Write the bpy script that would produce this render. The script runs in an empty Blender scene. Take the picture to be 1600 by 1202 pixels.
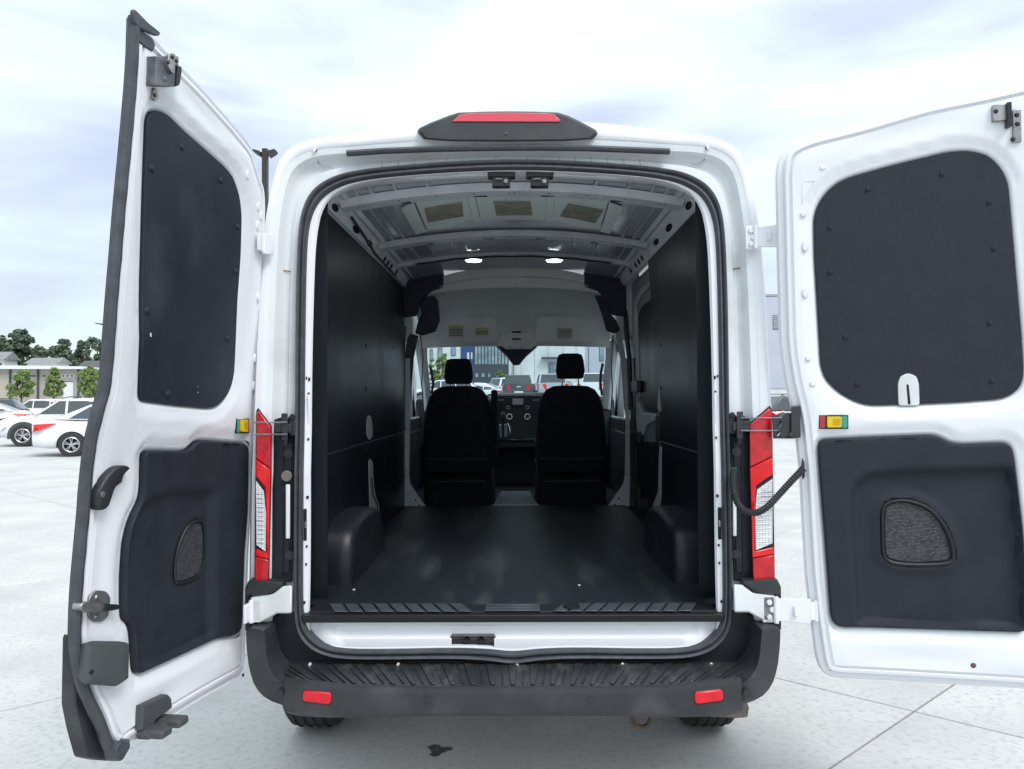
import bpy, bmesh, math, random
from mathutils import Vector, Matrix, noise
from mathutils.geometry import delaunay_2d_cdt, tessellate_polygon
random.seed(7)
R = math.radians
PI = math.pi
scene = bpy.context.scene
col = scene.collection

# ------------------------------------------------------------------ camera
FPX = 1190.0
CAM = Vector((0.02, -2.75, 1.57))
cam_data = bpy.data.cameras.new('camera')
cam = bpy.data.objects.new('camera', cam_data)
col.objects.link(cam)
cam.location = CAM
cam.rotation_euler = (Matrix.Rotation(R(0.385), 3, 'Z') @ Matrix.Rotation(R(90 + 1.01), 3, 'X') @ Matrix.Rotation(R(-0.25), 3, 'Z')).to_euler()
cam_data.sensor_width = 36
cam_data.lens = FPX / 1600 * 36
cam_data.clip_start = 0.05
cam_data.clip_end = 3000
scene.camera = cam
CR = cam.rotation_euler.to_matrix()

# ------------------------------------------------------------------ sky
SUN_EL, SUN_AZ = 50.0, 142.0
world = bpy.data.worlds.new('World')
scene.world = world
world.use_nodes = True
wn, wl = world.node_tree.nodes, world.node_tree.links
wn.clear()
w_out = wn.new('ShaderNodeOutputWorld')
sky = wn.new('ShaderNodeTexSky')
sky.sky_type = 'NISHITA'
sky.sun_disc = False
sky.sun_elevation = R(SUN_EL)
sky.sun_rotation = R(SUN_AZ)
sky.air_density = 1.0
sky.dust_density = 2.5
bg_sky = wn.new('ShaderNodeBackground')
bg_sky.inputs[1].default_value = 0.06
wl.new(sky.outputs[0], bg_sky.inputs[0])
# cloud deck over the sky: overcast layer, a little brighter overhead as every cloud deck is
tc = wn.new('ShaderNodeTexCoord')
sep = wn.new('ShaderNodeSeparateXYZ')
wl.new(tc.outputs['Generated'], sep.inputs[0])
mp = wn.new('ShaderNodeMapping')
mp.inputs['Scale'].default_value = (1.0, 1.0, 3.6)
mp.inputs['Location'].default_value = (3.1, 0.7, 0.35)
wl.new(tc.outputs['Generated'], mp.inputs[0])
n1 = wn.new('ShaderNodeTexNoise')
n1.inputs['Scale'].default_value = 2.7
n1.inputs['Detail'].default_value = 6
n1.inputs['Roughness'].default_value = 0.48
n1.inputs['Distortion'].default_value = 0.35
wl.new(mp.outputs[0], n1.inputs[0])
cr = wn.new('ShaderNodeValToRGB')
e = cr.color_ramp.elements
e[0].position, e[0].color = 0.34, (0.56, 0.63, 0.82, 1)
e[1].position, e[1].color = 0.585, (0.83, 0.98, 0.95, 1)
m = cr.color_ramp.elements.new(0.46); m.color = (0.70, 0.80, 0.91, 1)
wl.new(n1.outputs[0], cr.inputs[0])
z2 = wn.new('ShaderNodeMath'); z2.operation = 'POWER'; z2.use_clamp = True
zc_ = wn.new('ShaderNodeMath'); zc_.operation = 'MAXIMUM'; zc_.inputs[1].default_value = 0.0
wl.new(sep.outputs['Z'], zc_.inputs[0]); wl.new(zc_.outputs[0], z2.inputs[0]); z2.inputs[1].default_value = 1.8
mr = wn.new('ShaderNodeMath'); mr.operation = 'MULTIPLY_ADD'
mr.inputs[1].default_value = 1.15
mr.inputs[2].default_value = 0.84
wl.new(z2.outputs[0], mr.inputs[0])
bg_cl = wn.new('ShaderNodeBackground')
wl.new(cr.outputs[0], bg_cl.inputs[0])
wl.new(mr.outputs[0], bg_cl.inputs[1])
mx = wn.new('ShaderNodeMixShader')
mx.inputs[0].default_value = 0.9
wl.new(bg_sky.outputs[0], mx.inputs[1])
wl.new(bg_cl.outputs[0], mx.inputs[2])
wl.new(mx.outputs[0], w_out.inputs[0])

sun_d = bpy.data.lights.new('sun', 'SUN')
sun_d.energy = 1.5
sun_d.angle = R(20)
sun_d.color = (1.0, 0.955, 0.93)
sun = bpy.data.objects.new('sun', sun_d)
col.objects.link(sun)
sun.rotation_euler = (R(90 - SUN_EL), 0, R(180 - SUN_AZ))
sun.location = (0, 0, 30)

scene.view_settings.view_transform = 'Standard'
scene.view_settings.look = 'None'
scene.view_settings.exposure = 0.4
scene.view_settings.gamma = 1.0
scene.render.engine = 'CYCLES'
scene.cycles.max_bounces = 8
scene.cycles.diffuse_bounces = 5
scene.cycles.glossy_bounces = 4

# ------------------------------------------------------------------ surveying: photo point -> ray -> point on a real plane
def ray(px, py):
    return CR @ Vector(((px - 800) / FPX, -(py - 601) / FPX, -1.0))
def atY(px, py, y):
    d = ray(px, py); return CAM + d * ((y - CAM.y) / d.y)
def atX(px, py, x):
    d = ray(px, py); return CAM + d * ((x - CAM.x) / d.x)
def atZ(px, py, z):
    d = ray(px, py); return CAM + d * ((z - CAM.z) / d.z)
def prof(z):                      # the rear of the van leans forward above the waist
    return 0.0 if z < 1.3 else (z - 1.3) / 1.2 * 0.13
def onR(px, py, off=0.0):
    y = off
    for _ in range(6):
        p = atY(px, py, y); y = prof(p.z) + off
    return p

# ------------------------------------------------------------------ materials
def mat(name, c, rough=0.5, metal=0.0, c2=None, nscale=8.0, ndetail=4, lo=0.35, hi=0.65, bump=0.0, bscale=60.0,
        coat=0.0, spec=0.5, emit=None, estr=0.0, rvar=0.0, trans=0.0, stretch=None, c3=None, n3=2.0):
    m = bpy.data.materials.new(name); m.use_nodes = True
    n, l = m.node_tree.nodes, m.node_tree.links
    b = n['Principled BSDF']
    b.inputs['Base Color'].default_value = (*c, 1)
    b.inputs['Roughness'].default_value = rough
    b.inputs['Metallic'].default_value = metal
    b.inputs['Specular IOR Level'].default_value = spec
    b.inputs['Coat Weight'].default_value = coat
    b.inputs['Coat Roughness'].default_value = 0.06
    b.inputs['Transmission Weight'].default_value = trans
    tcn = n.new('ShaderNodeTexCoord'); src = tcn.outputs['Object']
    if stretch:
        mpn = n.new('ShaderNodeMapping'); mpn.inputs['Scale'].default_value = stretch
        l.new(src, mpn.inputs[0]); src = mpn.outputs[0]
    if c2 or rvar:
        t = n.new('ShaderNodeTexNoise'); t.inputs['Scale'].default_value = nscale; t.inputs['Detail'].default_value = ndetail
        t.inputs['Roughness'].default_value = 0.6
        l.new(src, t.inputs[0])
        r = n.new('ShaderNodeMapRange'); r.inputs['From Min'].default_value = lo; r.inputs['From Max'].default_value = hi
        l.new(t.outputs[0], r.inputs[0])
        if c2:
            k = n.new('ShaderNodeMix'); k.data_type = 'RGBA'
            k.inputs[6].default_value = (*c, 1); k.inputs[7].default_value = (*c2, 1)
            l.new(r.outputs[0], k.inputs[0]); out = k.outputs[2]
            if c3:
                t3 = n.new('ShaderNodeTexNoise'); t3.inputs['Scale'].default_value = n3; t3.inputs['Detail'].default_value = 5
                l.new(src, t3.inputs[0])
                r3 = n.new('ShaderNodeMapRange'); r3.inputs['From Min'].default_value = 0.5; r3.inputs['From Max'].default_value = 0.72
                l.new(t3.outputs[0], r3.inputs[0])
                k3 = n.new('ShaderNodeMix'); k3.data_type = 'RGBA'; k3.inputs[7].default_value = (*c3, 1)
                l.new(out, k3.inputs[6]); l.new(r3.outputs[0], k3.inputs[0]); out = k3.outputs[2]
            l.new(out, b.inputs['Base Color'])
        if rvar:
            rr = n.new('ShaderNodeMapRange'); rr.inputs['To Min'].default_value = max(0.02, rough - rvar); rr.inputs['To Max'].default_value = min(1, rough + rvar)
            l.new(r.outputs[0], rr.inputs[0]); l.new(rr.outputs[0], b.inputs['Roughness'])
    if bump:
        t2 = n.new('ShaderNodeTexNoise'); t2.inputs['Scale'].default_value = bscale; t2.inputs['Detail'].default_value = 3
        l.new(src, t2.inputs[0])
        bp = n.new('ShaderNodeBump'); bp.inputs['Strength'].default_value = bump; bp.inputs['Distance'].default_value = 0.004
        l.new(t2.outputs[0], bp.inputs['Height']); l.new(bp.outputs[0], b.inputs['Normal'])
    if emit:
        b.inputs['Emission Color'].default_value = (*emit, 1); b.inputs['Emission Strength'].default_value = estr
    return m

M = {}
M['paint'] = mat('white_van_paint', (0.80, 0.80, 0.835), 0.28, c2=(0.77, 0.77, 0.805), nscale=1.2, ndetail=1, lo=.2, hi=.8, coat=0.5, bump=0.02, bscale=9)
M['jamb'] = mat('jamb_paint_with_dust', (0.72, 0.74, 0.76), 0.42, c2=(0.56, 0.56, 0.54), nscale=5, lo=0.5, hi=0.8, bump=0.05, bscale=30, rvar=0.1)
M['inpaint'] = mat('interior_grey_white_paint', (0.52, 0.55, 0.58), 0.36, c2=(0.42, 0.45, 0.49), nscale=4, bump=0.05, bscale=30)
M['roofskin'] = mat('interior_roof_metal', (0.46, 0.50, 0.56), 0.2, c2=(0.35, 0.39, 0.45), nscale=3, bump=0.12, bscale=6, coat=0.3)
M['bow'] = mat('roof_bow_metal', (0.74, 0.77, 0.82), 0.34, c2=(0.60, 0.64, 0.69), nscale=7, bump=0.1, bscale=25)
M['pale'] = mat('roof_reflection_panel', (0.84, 0.92, 0.88), 0.3, c2=(0.78, 0.87, 0.83), nscale=3, bump=0.08, bscale=10)  # pale colour stands in for the outdoors reflected in the glossy roof
M['pad'] = mat('beige_roof_patch', (0.46, 0.45, 0.36), 0.8, c2=(0.28, 0.28, 0.23), nscale=22, bump=0.6, bscale=60)
M['black'] = mat('black_abs_panel', (0.009, 0.011, 0.017), 0.42, spec=.35, c2=(0.015, 0.018, 0.025), nscale=5, lo=0.4, hi=0.75, bump=0.1, bscale=220, rvar=0.08)
M['wallblack'] = mat('black_wall_liner', (0.0045, 0.007, 0.012), 0.42, spec=.35, c2=(0.009, 0.013, 0.020), nscale=1.6, lo=0.42, hi=0.75, bump=0.06, bscale=60, rvar=0.06, stretch=(1, 1.3, 0.5))
M['trim'] = mat('charcoal_door_trim', (0.0145, 0.018, 0.027), 0.62, c2=(0.020, 0.024, 0.034), nscale=9, spec=.3, bump=0.25, bscale=420, rvar=0.06)
M['blankworn'] = mat('worn_charcoal_blank', (0.012, 0.016, 0.028), 0.55, c2=(0.020, 0.025, 0.038), nscale=4, spec=.3, bump=0.15, bscale=300, c3=(0.048, 0.052, 0.066), n3=3.4, stretch=(1, 1, .6))
M['bumper'] = mat('grey_black_bumper_plastic', (0.020, 0.0225, 0.027), 0.52, c2=(0.032, 0.035, 0.040), nscale=4, lo=0.42, hi=0.75, bump=0.25, bscale=350, c3=(0.050, 0.052, 0.055), n3=7)
M['scuffed'] = mat('scuffed_step_plastic', (0.026, 0.028, 0.032), 0.38, c2=(0.12, 0.115, 0.11), nscale=14, ndetail=10, lo=0.52, hi=0.85, bump=0.3, bscale=200, stretch=(1, 0.5, 1))
M['rubber'] = mat('black_rubber', (0.014, 0.015, 0.018), 0.48, c2=(0.024, 0.025, 0.029), nscale=12, bump=0.25, bscale=150)
M['seal'] = mat('ribbed_grey_seal_rubber', (0.042, 0.046, 0.056), 0.5, c2=(0.062, 0.066, 0.078), nscale=25, bump=0.5, bscale=260)
M['floor'] = mat('black_rubber_floor', (0.011, 0.015, 0.021), 0.45, spec=.4, c2=(0.020, 0.026, 0.034), nscale=2.4, ndetail=6, lo=0.42, hi=0.8, bump=0.25, bscale=120, c3=(0.062, 0.070, 0.078), n3=2.6, stretch=(2.2, 0.4, 1))
M['sill'] = mat('sill_pad_sky_sheen', (0.050, 0.055, 0.068), 0.4, c2=(0.07, 0.076, 0.088), nscale=15, bump=0.15, bscale=120)  # pad grey raised to stand in for the sky it reflects
M['silldark'] = mat('sill_groove_plastic', (0.010, 0.011, 0.014), 0.5, bump=0.1)
M['seat'] = mat('black_seat_cloth', (0.006, 0.007, 0.013), 0.85, c2=(0.010, 0.011, 0.018), nscale=30, bump=0.3, bscale=400, spec=0.25)
M['dash'] = mat('dark_dash_plastic', (0.018, 0.024, 0.032), 0.5, c2=(0.026, 0.032, 0.04), nscale=20, bump=0.2, bscale=200)
M['headliner'] = mat('grey_headliner', (0.68, 0.69, 0.69), 0.85, c2=(0.61, 0.62, 0.62), nscale=6, bump=0.2, bscale=300)
M['trimlight'] = mat('light_grey_cab_trim', (0.42, 0.44, 0.44), 0.6, c2=(0.34, 0.36, 0.37), nscale=6, bump=0.1)
M['navy'] = mat('navy_black_trim', (0.010, 0.014, 0.030), 0.6, bump=0.1)
M['steel'] = mat('zinc_latch_metal', (0.42, 0.41, 0.41), 0.35, 0.9, c2=(0.25, 0.24, 0.24), nscale=30, bump=0.1, bscale=80)
M['dullsteel'] = mat('dull_grey_latch_metal', (0.20, 0.20, 0.22), 0.5, 0.5, c2=(0.12, 0.12, 0.14), nscale=20, bump=0.2, bscale=80)
M['darksteel'] = mat('dark_steel', (0.04, 0.04, 0.045), 0.4, 0.7, bump=0.1)
M['hole'] = mat('shadowed_opening', (0.004, 0.005, 0.008), 0.8)
M['chrome'] = mat('chrome', (0.7, 0.7, 0.72), 0.12, 1.0)
M['redlens'] = mat('red_lamp_lens', (0.60, 0.002, 0.012), 0.25, c2=(0.36, 0.0, 0.006), nscale=34, coat=0.5, bump=0.3, bscale=120)
M['redbright'] = mat('bright_red_lamp_lens', (0.80, 0.004, 0.006), 0.25, c2=(0.6, 0.0, 0.005), nscale=26, coat=0.4, bump=0.2, bscale=120)
M['brakered'] = mat('pinkish_red_lens', (0.62, 0.03, 0.06), 0.12, coat=1.0)
M['clearlens'] = mat('clear_lamp_lens', (0.85, 0.84, 0.88), 0.35, c2=(0.16, 0.15, 0.18), nscale=75, ndetail=2, lo=.45, hi=.62, coat=0.25, bump=0.8, bscale=200, stretch=(1.6, 1, .8))
M['reflector'] = mat('red_reflector', (0.72, 0.0, 0.012), 0.3, coat=0.3, c2=(.58, .0, .010), nscale=40)
M['yellow'] = mat('yellow_plastic', (0.75, 0.50, 0.01), 0.35)
M['redpl'] = mat('red_plastic', (0.42, 0.04, 0.05), 0.4)
M['greenpl'] = mat('green_plastic', (0.05, 0.30, 0.22), 0.4)
M['grille'] = mat('speaker_cloth', (0.030, 0.032, 0.040), 0.6, c2=(0.16, 0.16, 0.17), nscale=85, ndetail=3, lo=.5, hi=.72, bump=0.8, bscale=350, stretch=(0.45, 0.45, 2.6))
def brick(name, c1, c2, mo, scale, bw, bh, ms, rough=.4, coat=0.0, off=.5):
    m = bpy.data.materials.new(name); m.use_nodes = True
    n, l = m.node_tree.nodes, m.node_tree.links; b = n['Principled BSDF']
    b.inputs['Roughness'].default_value = rough; b.inputs['Coat Weight'].default_value = coat
    t = n.new('ShaderNodeTexCoord'); s = n.new('ShaderNodeSeparateXYZ'); a = n.new('ShaderNodeMath'); a.operation = 'ADD'; c = n.new('ShaderNodeCombineXYZ')
    l.new(t.outputs['Object'], s.inputs[0]); l.new(s.outputs[0], a.inputs[0]); l.new(s.outputs[1], a.inputs[1]); l.new(a.outputs[0], c.inputs[0]); l.new(s.outputs[2], c.inputs[1])
    k = n.new('ShaderNodeTexBrick'); k.offset = off; k.inputs['Color1'].default_value = (*c1, 1); k.inputs['Color2'].default_value = (*c2, 1); k.inputs['Mortar'].default_value = (*mo, 1)
    k.inputs['Scale'].default_value = scale; k.inputs['Mortar Size'].default_value = ms; k.inputs['Brick Width'].default_value = bw; k.inputs['Row Height'].default_value = bh; k.inputs['Mortar Smooth'].default_value = .4
    l.new(c.outputs[0], k.inputs[0]); l.new(k.outputs[0], b.inputs['Base Color'])
    bp = n.new('ShaderNodeBump'); bp.inputs['Strength'].default_value = .6; bp.inputs['Distance'].default_value = .002; bp.invert = True; l.new(k.outputs['Fac'], bp.inputs['Height']); l.new(bp.outputs[0], b.inputs['Normal'])
    return m
M['clearlens'] = brick('prismatic_clear_lens', (.92, .91, .93), (.74, .73, .77), (.40, .39, .43), 10, .11, .066, .008, .3, .3, 0)
M['grille'] = brick('woven_speaker_mesh', (.11, .11, .12), (.030, .032, .038), (.012, .013, .017), 10, .085, .048, .011, .6)
M['led'] = mat('dome_light_led', (0.9, 0.95, 1.0), 0.3, emit=(0.9, 1.0, 1.0), estr=12.0)
M['label'] = mat('sun_visor_label', (0.55, 0.55, 0.5), 0.6, c2=(0.35, 0.36, 0.33), nscale=70, stretch=(0.5, 1, 3))
M['labely'] = mat('yellow_label_band', (0.50, 0.46, 0.12), 0.6)
M['screen'] = mat('radio_screen', (0.08, 0.09, 0.13), 0.15, coat=1.0)
M['tan'] = mat('rusty_tan_exhaust', (0.22, 0.19, 0.155), 0.6, 0.3, c2=(0.12, 0.09, 0.07), nscale=12, bump=0.3)
M['ribplate'] = mat('cab_step_mat', (0.22, 0.26, 0.28), 0.5, bump=0.1)
M['rust'] = mat('rusty_seam', (0.20, 0.11, 0.06), 0.9)
M['tyre'] = mat('tyre_rubber', (0.022, 0.022, 0.024), 0.75, c2=(0.035, 0.035, 0.036), nscale=20, bump=0.3, bscale=120)
M['rim'] = mat('alloy_rim', (0.50, 0.51, 0.53), 0.3, 0.8)
def glass(name, tint=(0.9, 0.96, 0.95), a=0.22):
    m = bpy.data.materials.new(name); m.use_nodes = True
    n, l = m.node_tree.nodes, m.node_tree.links
    n.clear()
    o = n.new('ShaderNodeOutputMaterial'); t = n.new('ShaderNodeBsdfTransparent'); g = n.new('ShaderNodeBsdfGlossy')
    t.inputs[0].default_value = (*tint, 1); g.inputs['Roughness'].default_value = 0.02
    f = n.new('ShaderNodeFresnel'); ge = n.new('ShaderNodeNewGeometry'); ir = n.new('ShaderNodeMapRange'); ir.inputs['To Min'].default_value = 1.45; ir.inputs['To Max'].default_value = 1.0001
    l.new(ge.outputs['Backfacing'], ir.inputs[0]); l.new(ir.outputs[0], f.inputs[0])
    x = n.new('ShaderNodeMixShader')
    l.new(f.outputs[0], x.inputs[0]); l.new(t.outputs[0], x.inputs[1]); l.new(g.outputs[0], x.inputs[2]); l.new(x.outputs[0], o.inputs[0])
    return m
M['glass'] = glass('clear_window_glass', (0.86, 0.91, 0.93))
M['carglass'] = mat('tinted_car_glass', (0.035, 0.045, 0.055), 0.05, coat=0.5, spec=0.8)
M['carwhite'] = mat('white_car_paint', (0.80, 0.81, 0.84), 0.22, coat=0.8)
M['carsilver'] = mat('silver_car_paint', (0.42, 0.45, 0.48), 0.25, 0.3, coat=0.8)
M['cardark'] = mat('dark_grey_car_paint', (0.045, 0.055, 0.065), 0.25, 0.2, coat=0.8)
M['clad'] = mat('grey_plastic_cladding', (0.06, 0.065, 0.07), 0.6)

# ------------------------------------------------------------------ object helpers
def finish(me, m, smooth=True, angle=35):
    mm = m if isinstance(m, (list, tuple)) else [m]
    for k in mm: me.materials.append(k)
    if smooth:
        for p in me.polygons: p.use_smooth = True
        try: me.set_sharp_from_angle(angle=R(angle))
        except Exception: pass

def link(name, me, parent=None):
    o = bpy.data.objects.new(name, me); col.objects.link(o)
    if parent is not None:
        o.parent = parent
        o.matrix_parent_inverse = PINV.get(parent.name, Matrix.Identity(4))
    return o
PINV = {}

def obj(name, verts, faces, m, parent=None, smooth=True, angle=35, bevel=0, seg=2, fmat=None):
    me = bpy.data.meshes.new(name)
    me.from_pydata([tuple(v) for v in verts], [], faces)
    bm = bmesh.new(); bm.from_mesh(me)
    bmesh.ops.recalc_face_normals(bm, faces=bm.faces[:])
    bm.to_mesh(me); bm.free()
    finish(me, m, smooth, angle)
    if fmat:
        for p, k in zip(me.polygons, fmat): p.material_index = k
    o = link(name, me, parent)
    if bevel:
        b = o.modifiers.new('Bevel', 'BEVEL'); b.width = bevel; b.segments = seg; b.limit_method = 'ANGLE'; b.angle_limit = R(35)
        b.harden_normals = False
    return o

class MB:
    def __init__(s): s.v = []; s.f = []; s.k = []; s.cur = 0
    def add(s, v, f):
        n = len(s.v); s.v += [Vector(p) for p in v]; s.f += [tuple(i + n for i in q) for q in f]; s.k += [s.cur] * len(f)
    def box(s, x0, x1, y0, y1, z0, z1, T=None):
        v = [(x, y, z) for x in (x0, x1) for y in (y0, y1) for z in (z0, z1)]
        if T: v = [T @ Vector(p) for p in v]
        s.add(v, [(0, 1, 3, 2), (4, 6, 7, 5), (0, 4, 5, 1), (2, 3, 7, 6), (0, 2, 6, 4), (1, 5, 7, 3)])
    def hexa(s, pts):      # 8 points: bottom ring 4, top ring 4
        s.add(pts, [(3, 2, 1, 0), (4, 5, 6, 7)] + [(i, (i + 1) % 4, 4 + (i + 1) % 4, 4 + i) for i in range(4)])
    def prism(s, a, b):    # two matching rings
        n = len(a)
        caps = [tuple(range(n))[::-1], tuple(range(n, 2 * n))]
        nrm = Vector(); P3 = [Vector(p) for p in a]
        for i in range(n): nrm += P3[i].cross(P3[(i + 1) % n])
        c0 = sum(P3, Vector()) / n; nrm = nrm.normalized() if nrm.length else Vector((0, 0, 1))
        if n > 4 and max(abs((p - c0).dot(nrm)) for p in P3) < .02:
            tr = [tuple(t) for t in tessellate_polygon([[Vector(p) for p in a]])]
            caps = tr + [tuple(i + n for i in t[::-1]) for t in tr]
        s.add(list(a) + list(b), caps + [(i, (i + 1) % n, n + (i + 1) % n, n + i) for i in range(n)])
    def tube(s, path, r, n=8, closed=False, caps=True, rf=None, up=None):
        path = [Vector(p) for p in path]; N = len(path); base = len(s.v); prev = None
        for i, p in enumerate(path):
            if closed: t = path[(i + 1) % N] - path[i - 1]
            else: t = path[min(i + 1, N - 1)] - path[max(i - 1, 0)]
            if t.length < 1e-9: t = Vector((0, 0, 1))
            t.normalize()
            if prev is None:
                a = up if up is not None else (Vector((0, 0, 1)) if abs(t.z) < 0.9 else Vector((1, 0, 0)))
                u = t.cross(Vector(a)).normalized()
            else:
                u = prev - t * prev.dot(t)
                u = u.normalized() if u.length > 1e-6 else t.orthogonal().normalized()
            prev = u; w = t.cross(u); rr = rf(i) if rf else r
            rx, ry = rr if isinstance(rr, tuple) else (rr, rr)
            for k in range(n):
                a = 2 * PI * k / n
                s.v.append(p + u * math.cos(a) * rx + w * math.sin(a) * ry)
        M_ = N if closed else N - 1
        for i in range(M_):
            for k in range(n):
                a0 = base + i * n; a1 = base + ((i + 1) % N) * n
                s.f.append((a0 + k, a0 + (k + 1) % n, a1 + (k + 1) % n, a1 + k)); s.k.append(s.cur)
        if caps and not closed:
            s.f.append(tuple(base + k for k in range(n))[::-1]); s.k.append(s.cur)
            s.f.append(tuple(base + (N - 1) * n + k for k in range(n))); s.k.append(s.cur)
    def cyl(s, a, b, r, n=12, r2=None):
        a, b = Vector(a), Vector(b)
        s.tube([a, b], r, n, rf=(lambda i: r if i == 0 else (r2 if r2 is not None else r)))
    def strip(s, A, B, closed=False):
        n = len(A); m_ = n if closed else n - 1
        s.add(list(A) + list(B), [(i, (i + 1) % n, n + (i + 1) % n, n + i) for i in range(m_)])
    def build(s, name, m, parent=None, **k):
        return obj(name, s.v, s.f, m, parent, fmat=(s.k if isinstance(m, (list, tuple)) else None), **k)

def empty(name, loc, rz=0, label=None, cat=None, group=None):
    o = bpy.data.objects.new(name, None); col.objects.link(o)
    o.location = loc; o.rotation_euler = (0, 0, rz); o.empty_display_size = 0.2
    tag(o, label, cat, group); return o
def tag(o, label=None, cat=None, group=None, kind=None):
    if label: o['label'] = label
    if cat: o['category'] = cat
    if group: o['group'] = group
    if kind: o['kind'] = kind
    return o
def copy_tree(o, parent=None):
    c = o.copy(); col.objects.link(c)
    if parent is not None: c.parent = parent
    for ch in list(o.children): copy_tree(ch, c)
    return c

def chaikin(p, it=2, closed=True):
    for _ in range(it):
        q = []
        n = len(p)
        for i in range(n if closed else n - 1):
            a, b = p[i], p[(i + 1) % n]
            q += [tuple(a[k] * .75 + b[k] * .25 for k in range(len(a))), tuple(a[k] * .25 + b[k] * .75 for k in range(len(a)))]
        if not closed: q = [tuple(p[0])] + q + [tuple(p[-1])]
        p = q
    return p
def resample(p, step, closed=True):
    pts = list(p) + ([p[0]] if closed else [])
    out = []; L = [0]
    for a, b in zip(pts, pts[1:]): L.append(L[-1] + math.dist(a, b))
    n = max(3, int(round(L[-1] / step))); j = 0
    for i in range(n if closed else n + 1):
        t = L[-1] * i / n
        while j < len(L) - 2 and L[j + 1] < t: j += 1
        u = (t - L[j]) / max(1e-9, L[j + 1] - L[j])
        out.append(tuple(pts[j][k] + (pts[j + 1][k] - pts[j][k]) * u for k in range(len(pts[j]))))
    return out
def roundpoly(p, r=.03, n=4):
    out = []; N = len(p)
    for i in range(N):
        v, a, b = p[i], p[i - 1], p[(i + 1) % N]
        la, lb = math.dist(v, a), math.dist(v, b)
        if la < 1e-7 or lb < 1e-7: continue
        ta, tb = min(r, la / 2) / la, min(r, lb / 2) / lb
        A = (v[0] + (a[0] - v[0]) * ta, v[1] + (a[1] - v[1]) * ta); B = (v[0] + (b[0] - v[0]) * tb, v[1] + (b[1] - v[1]) * tb)
        for k in range(n + 1):
            t = k / n; out.append(((1 - t) ** 2 * A[0] + 2 * t * (1 - t) * v[0] + t * t * B[0], (1 - t) ** 2 * A[1] + 2 * t * (1 - t) * v[1] + t * t * B[1]))
    return out
def area(p): return sum(a[0] * b[1] - b[0] * a[1] for a, b in zip(p, p[1:] + p[:1])) / 2
def ccw(p): return list(p) if area(list(p)) > 0 else list(p)[::-1]
def inset(p, d):                # p counter-clockwise, positive d goes inside
    n = len(p); out = []
    for i in range(n):
        ax, ay = p[i - 1]; bx, by = p[(i + 1) % n]
        tx, ty = bx - ax, by - ay; L = math.hypot(tx, ty) or 1
        out.append((p[i][0] - ty / L * d, p[i][1] + tx / L * d))
    return out
def inside(pt, poly):
    x, y = pt; c = False; j = len(poly) - 1
    for i in range(len(poly)):
        if (poly[i][1] > y) != (poly[j][1] > y) and x < (poly[j][0] - poly[i][0]) * (y - poly[i][1]) / (poly[j][1] - poly[i][1]) + poly[i][0]:
            c = not c
        j = i
    return c
def sdf(pt, poly):               # negative inside
    x, y = pt; best = 1e9
    for i in range(len(poly)):
        ax, ay = poly[i - 1]; bx, by = poly[i]; dx, dy = bx - ax, by - ay
        t = max(0, min(1, ((x - ax) * dx + (y - ay) * dy) / (dx * dx + dy * dy + 1e-12)))
        best = min(best, (x - ax - dx * t) ** 2 + (y - ay - dy * t) ** 2)
    d = math.sqrt(best)
    return -d if inside(pt, poly) else d
def sm(a, b, x):
    t = max(0, min(1, (x - a) / (b - a))); return t * t * (3 - 2 * t)

def sheet(mb, outer, holes, f, grid=0.05):
    """flat/curved sheet between an outer ring and holes, f(s,t)->Vector; returns nothing, adds to mb"""
    pts = []; edges = []
    for ring in [outer] + holes:
        b = len(pts); pts += [Vector(p) for p in ring]; n = len(ring)
        edges += [(b + i, b + (i + 1) % n) for i in range(n)]
    xs = [p[0] for p in outer]; ys = [p[1] for p in outer]
    if grid:
        x = min(xs) + grid * .5
        while x < max(xs):
            y = min(ys) + grid * .5
            while y < max(ys):
                if sdf((x, y), outer) < -grid * .4 and all(sdf((x, y), h) > grid * .4 for h in holes): pts.append(Vector((x, y)))
                y += grid
            x += grid
    v, _, fs, _, _, _ = delaunay_2d_cdt(pts, edges, [], 0, 1e-6)
    keep = []
    for t in fs:
        c = ((v[t[0]][0] + v[t[1]][0] + v[t[2]][0]) / 3, (v[t[0]][1] + v[t[1]][1] + v[t[2]][1]) / 3)
        if inside(c, outer) and not any(inside(c, h) for h in holes): keep.append(tuple(t))
    mb.add([f(p[0], p[1]) for p in v], keep)

def weld(o, d=0.0005):
    bm = bmesh.new(); bm.from_mesh(o.data)
    bmesh.ops.remove_doubles(bm, verts=bm.verts[:], dist=d)
    bmesh.ops.recalc_face_normals(bm, faces=bm.faces[:])
    bm.to_mesh(o.data); bm.free()
    for p in o.data.polygons: p.use_smooth = True
    o.data.set_sharp_from_angle(angle=R(40))
    return o
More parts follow.
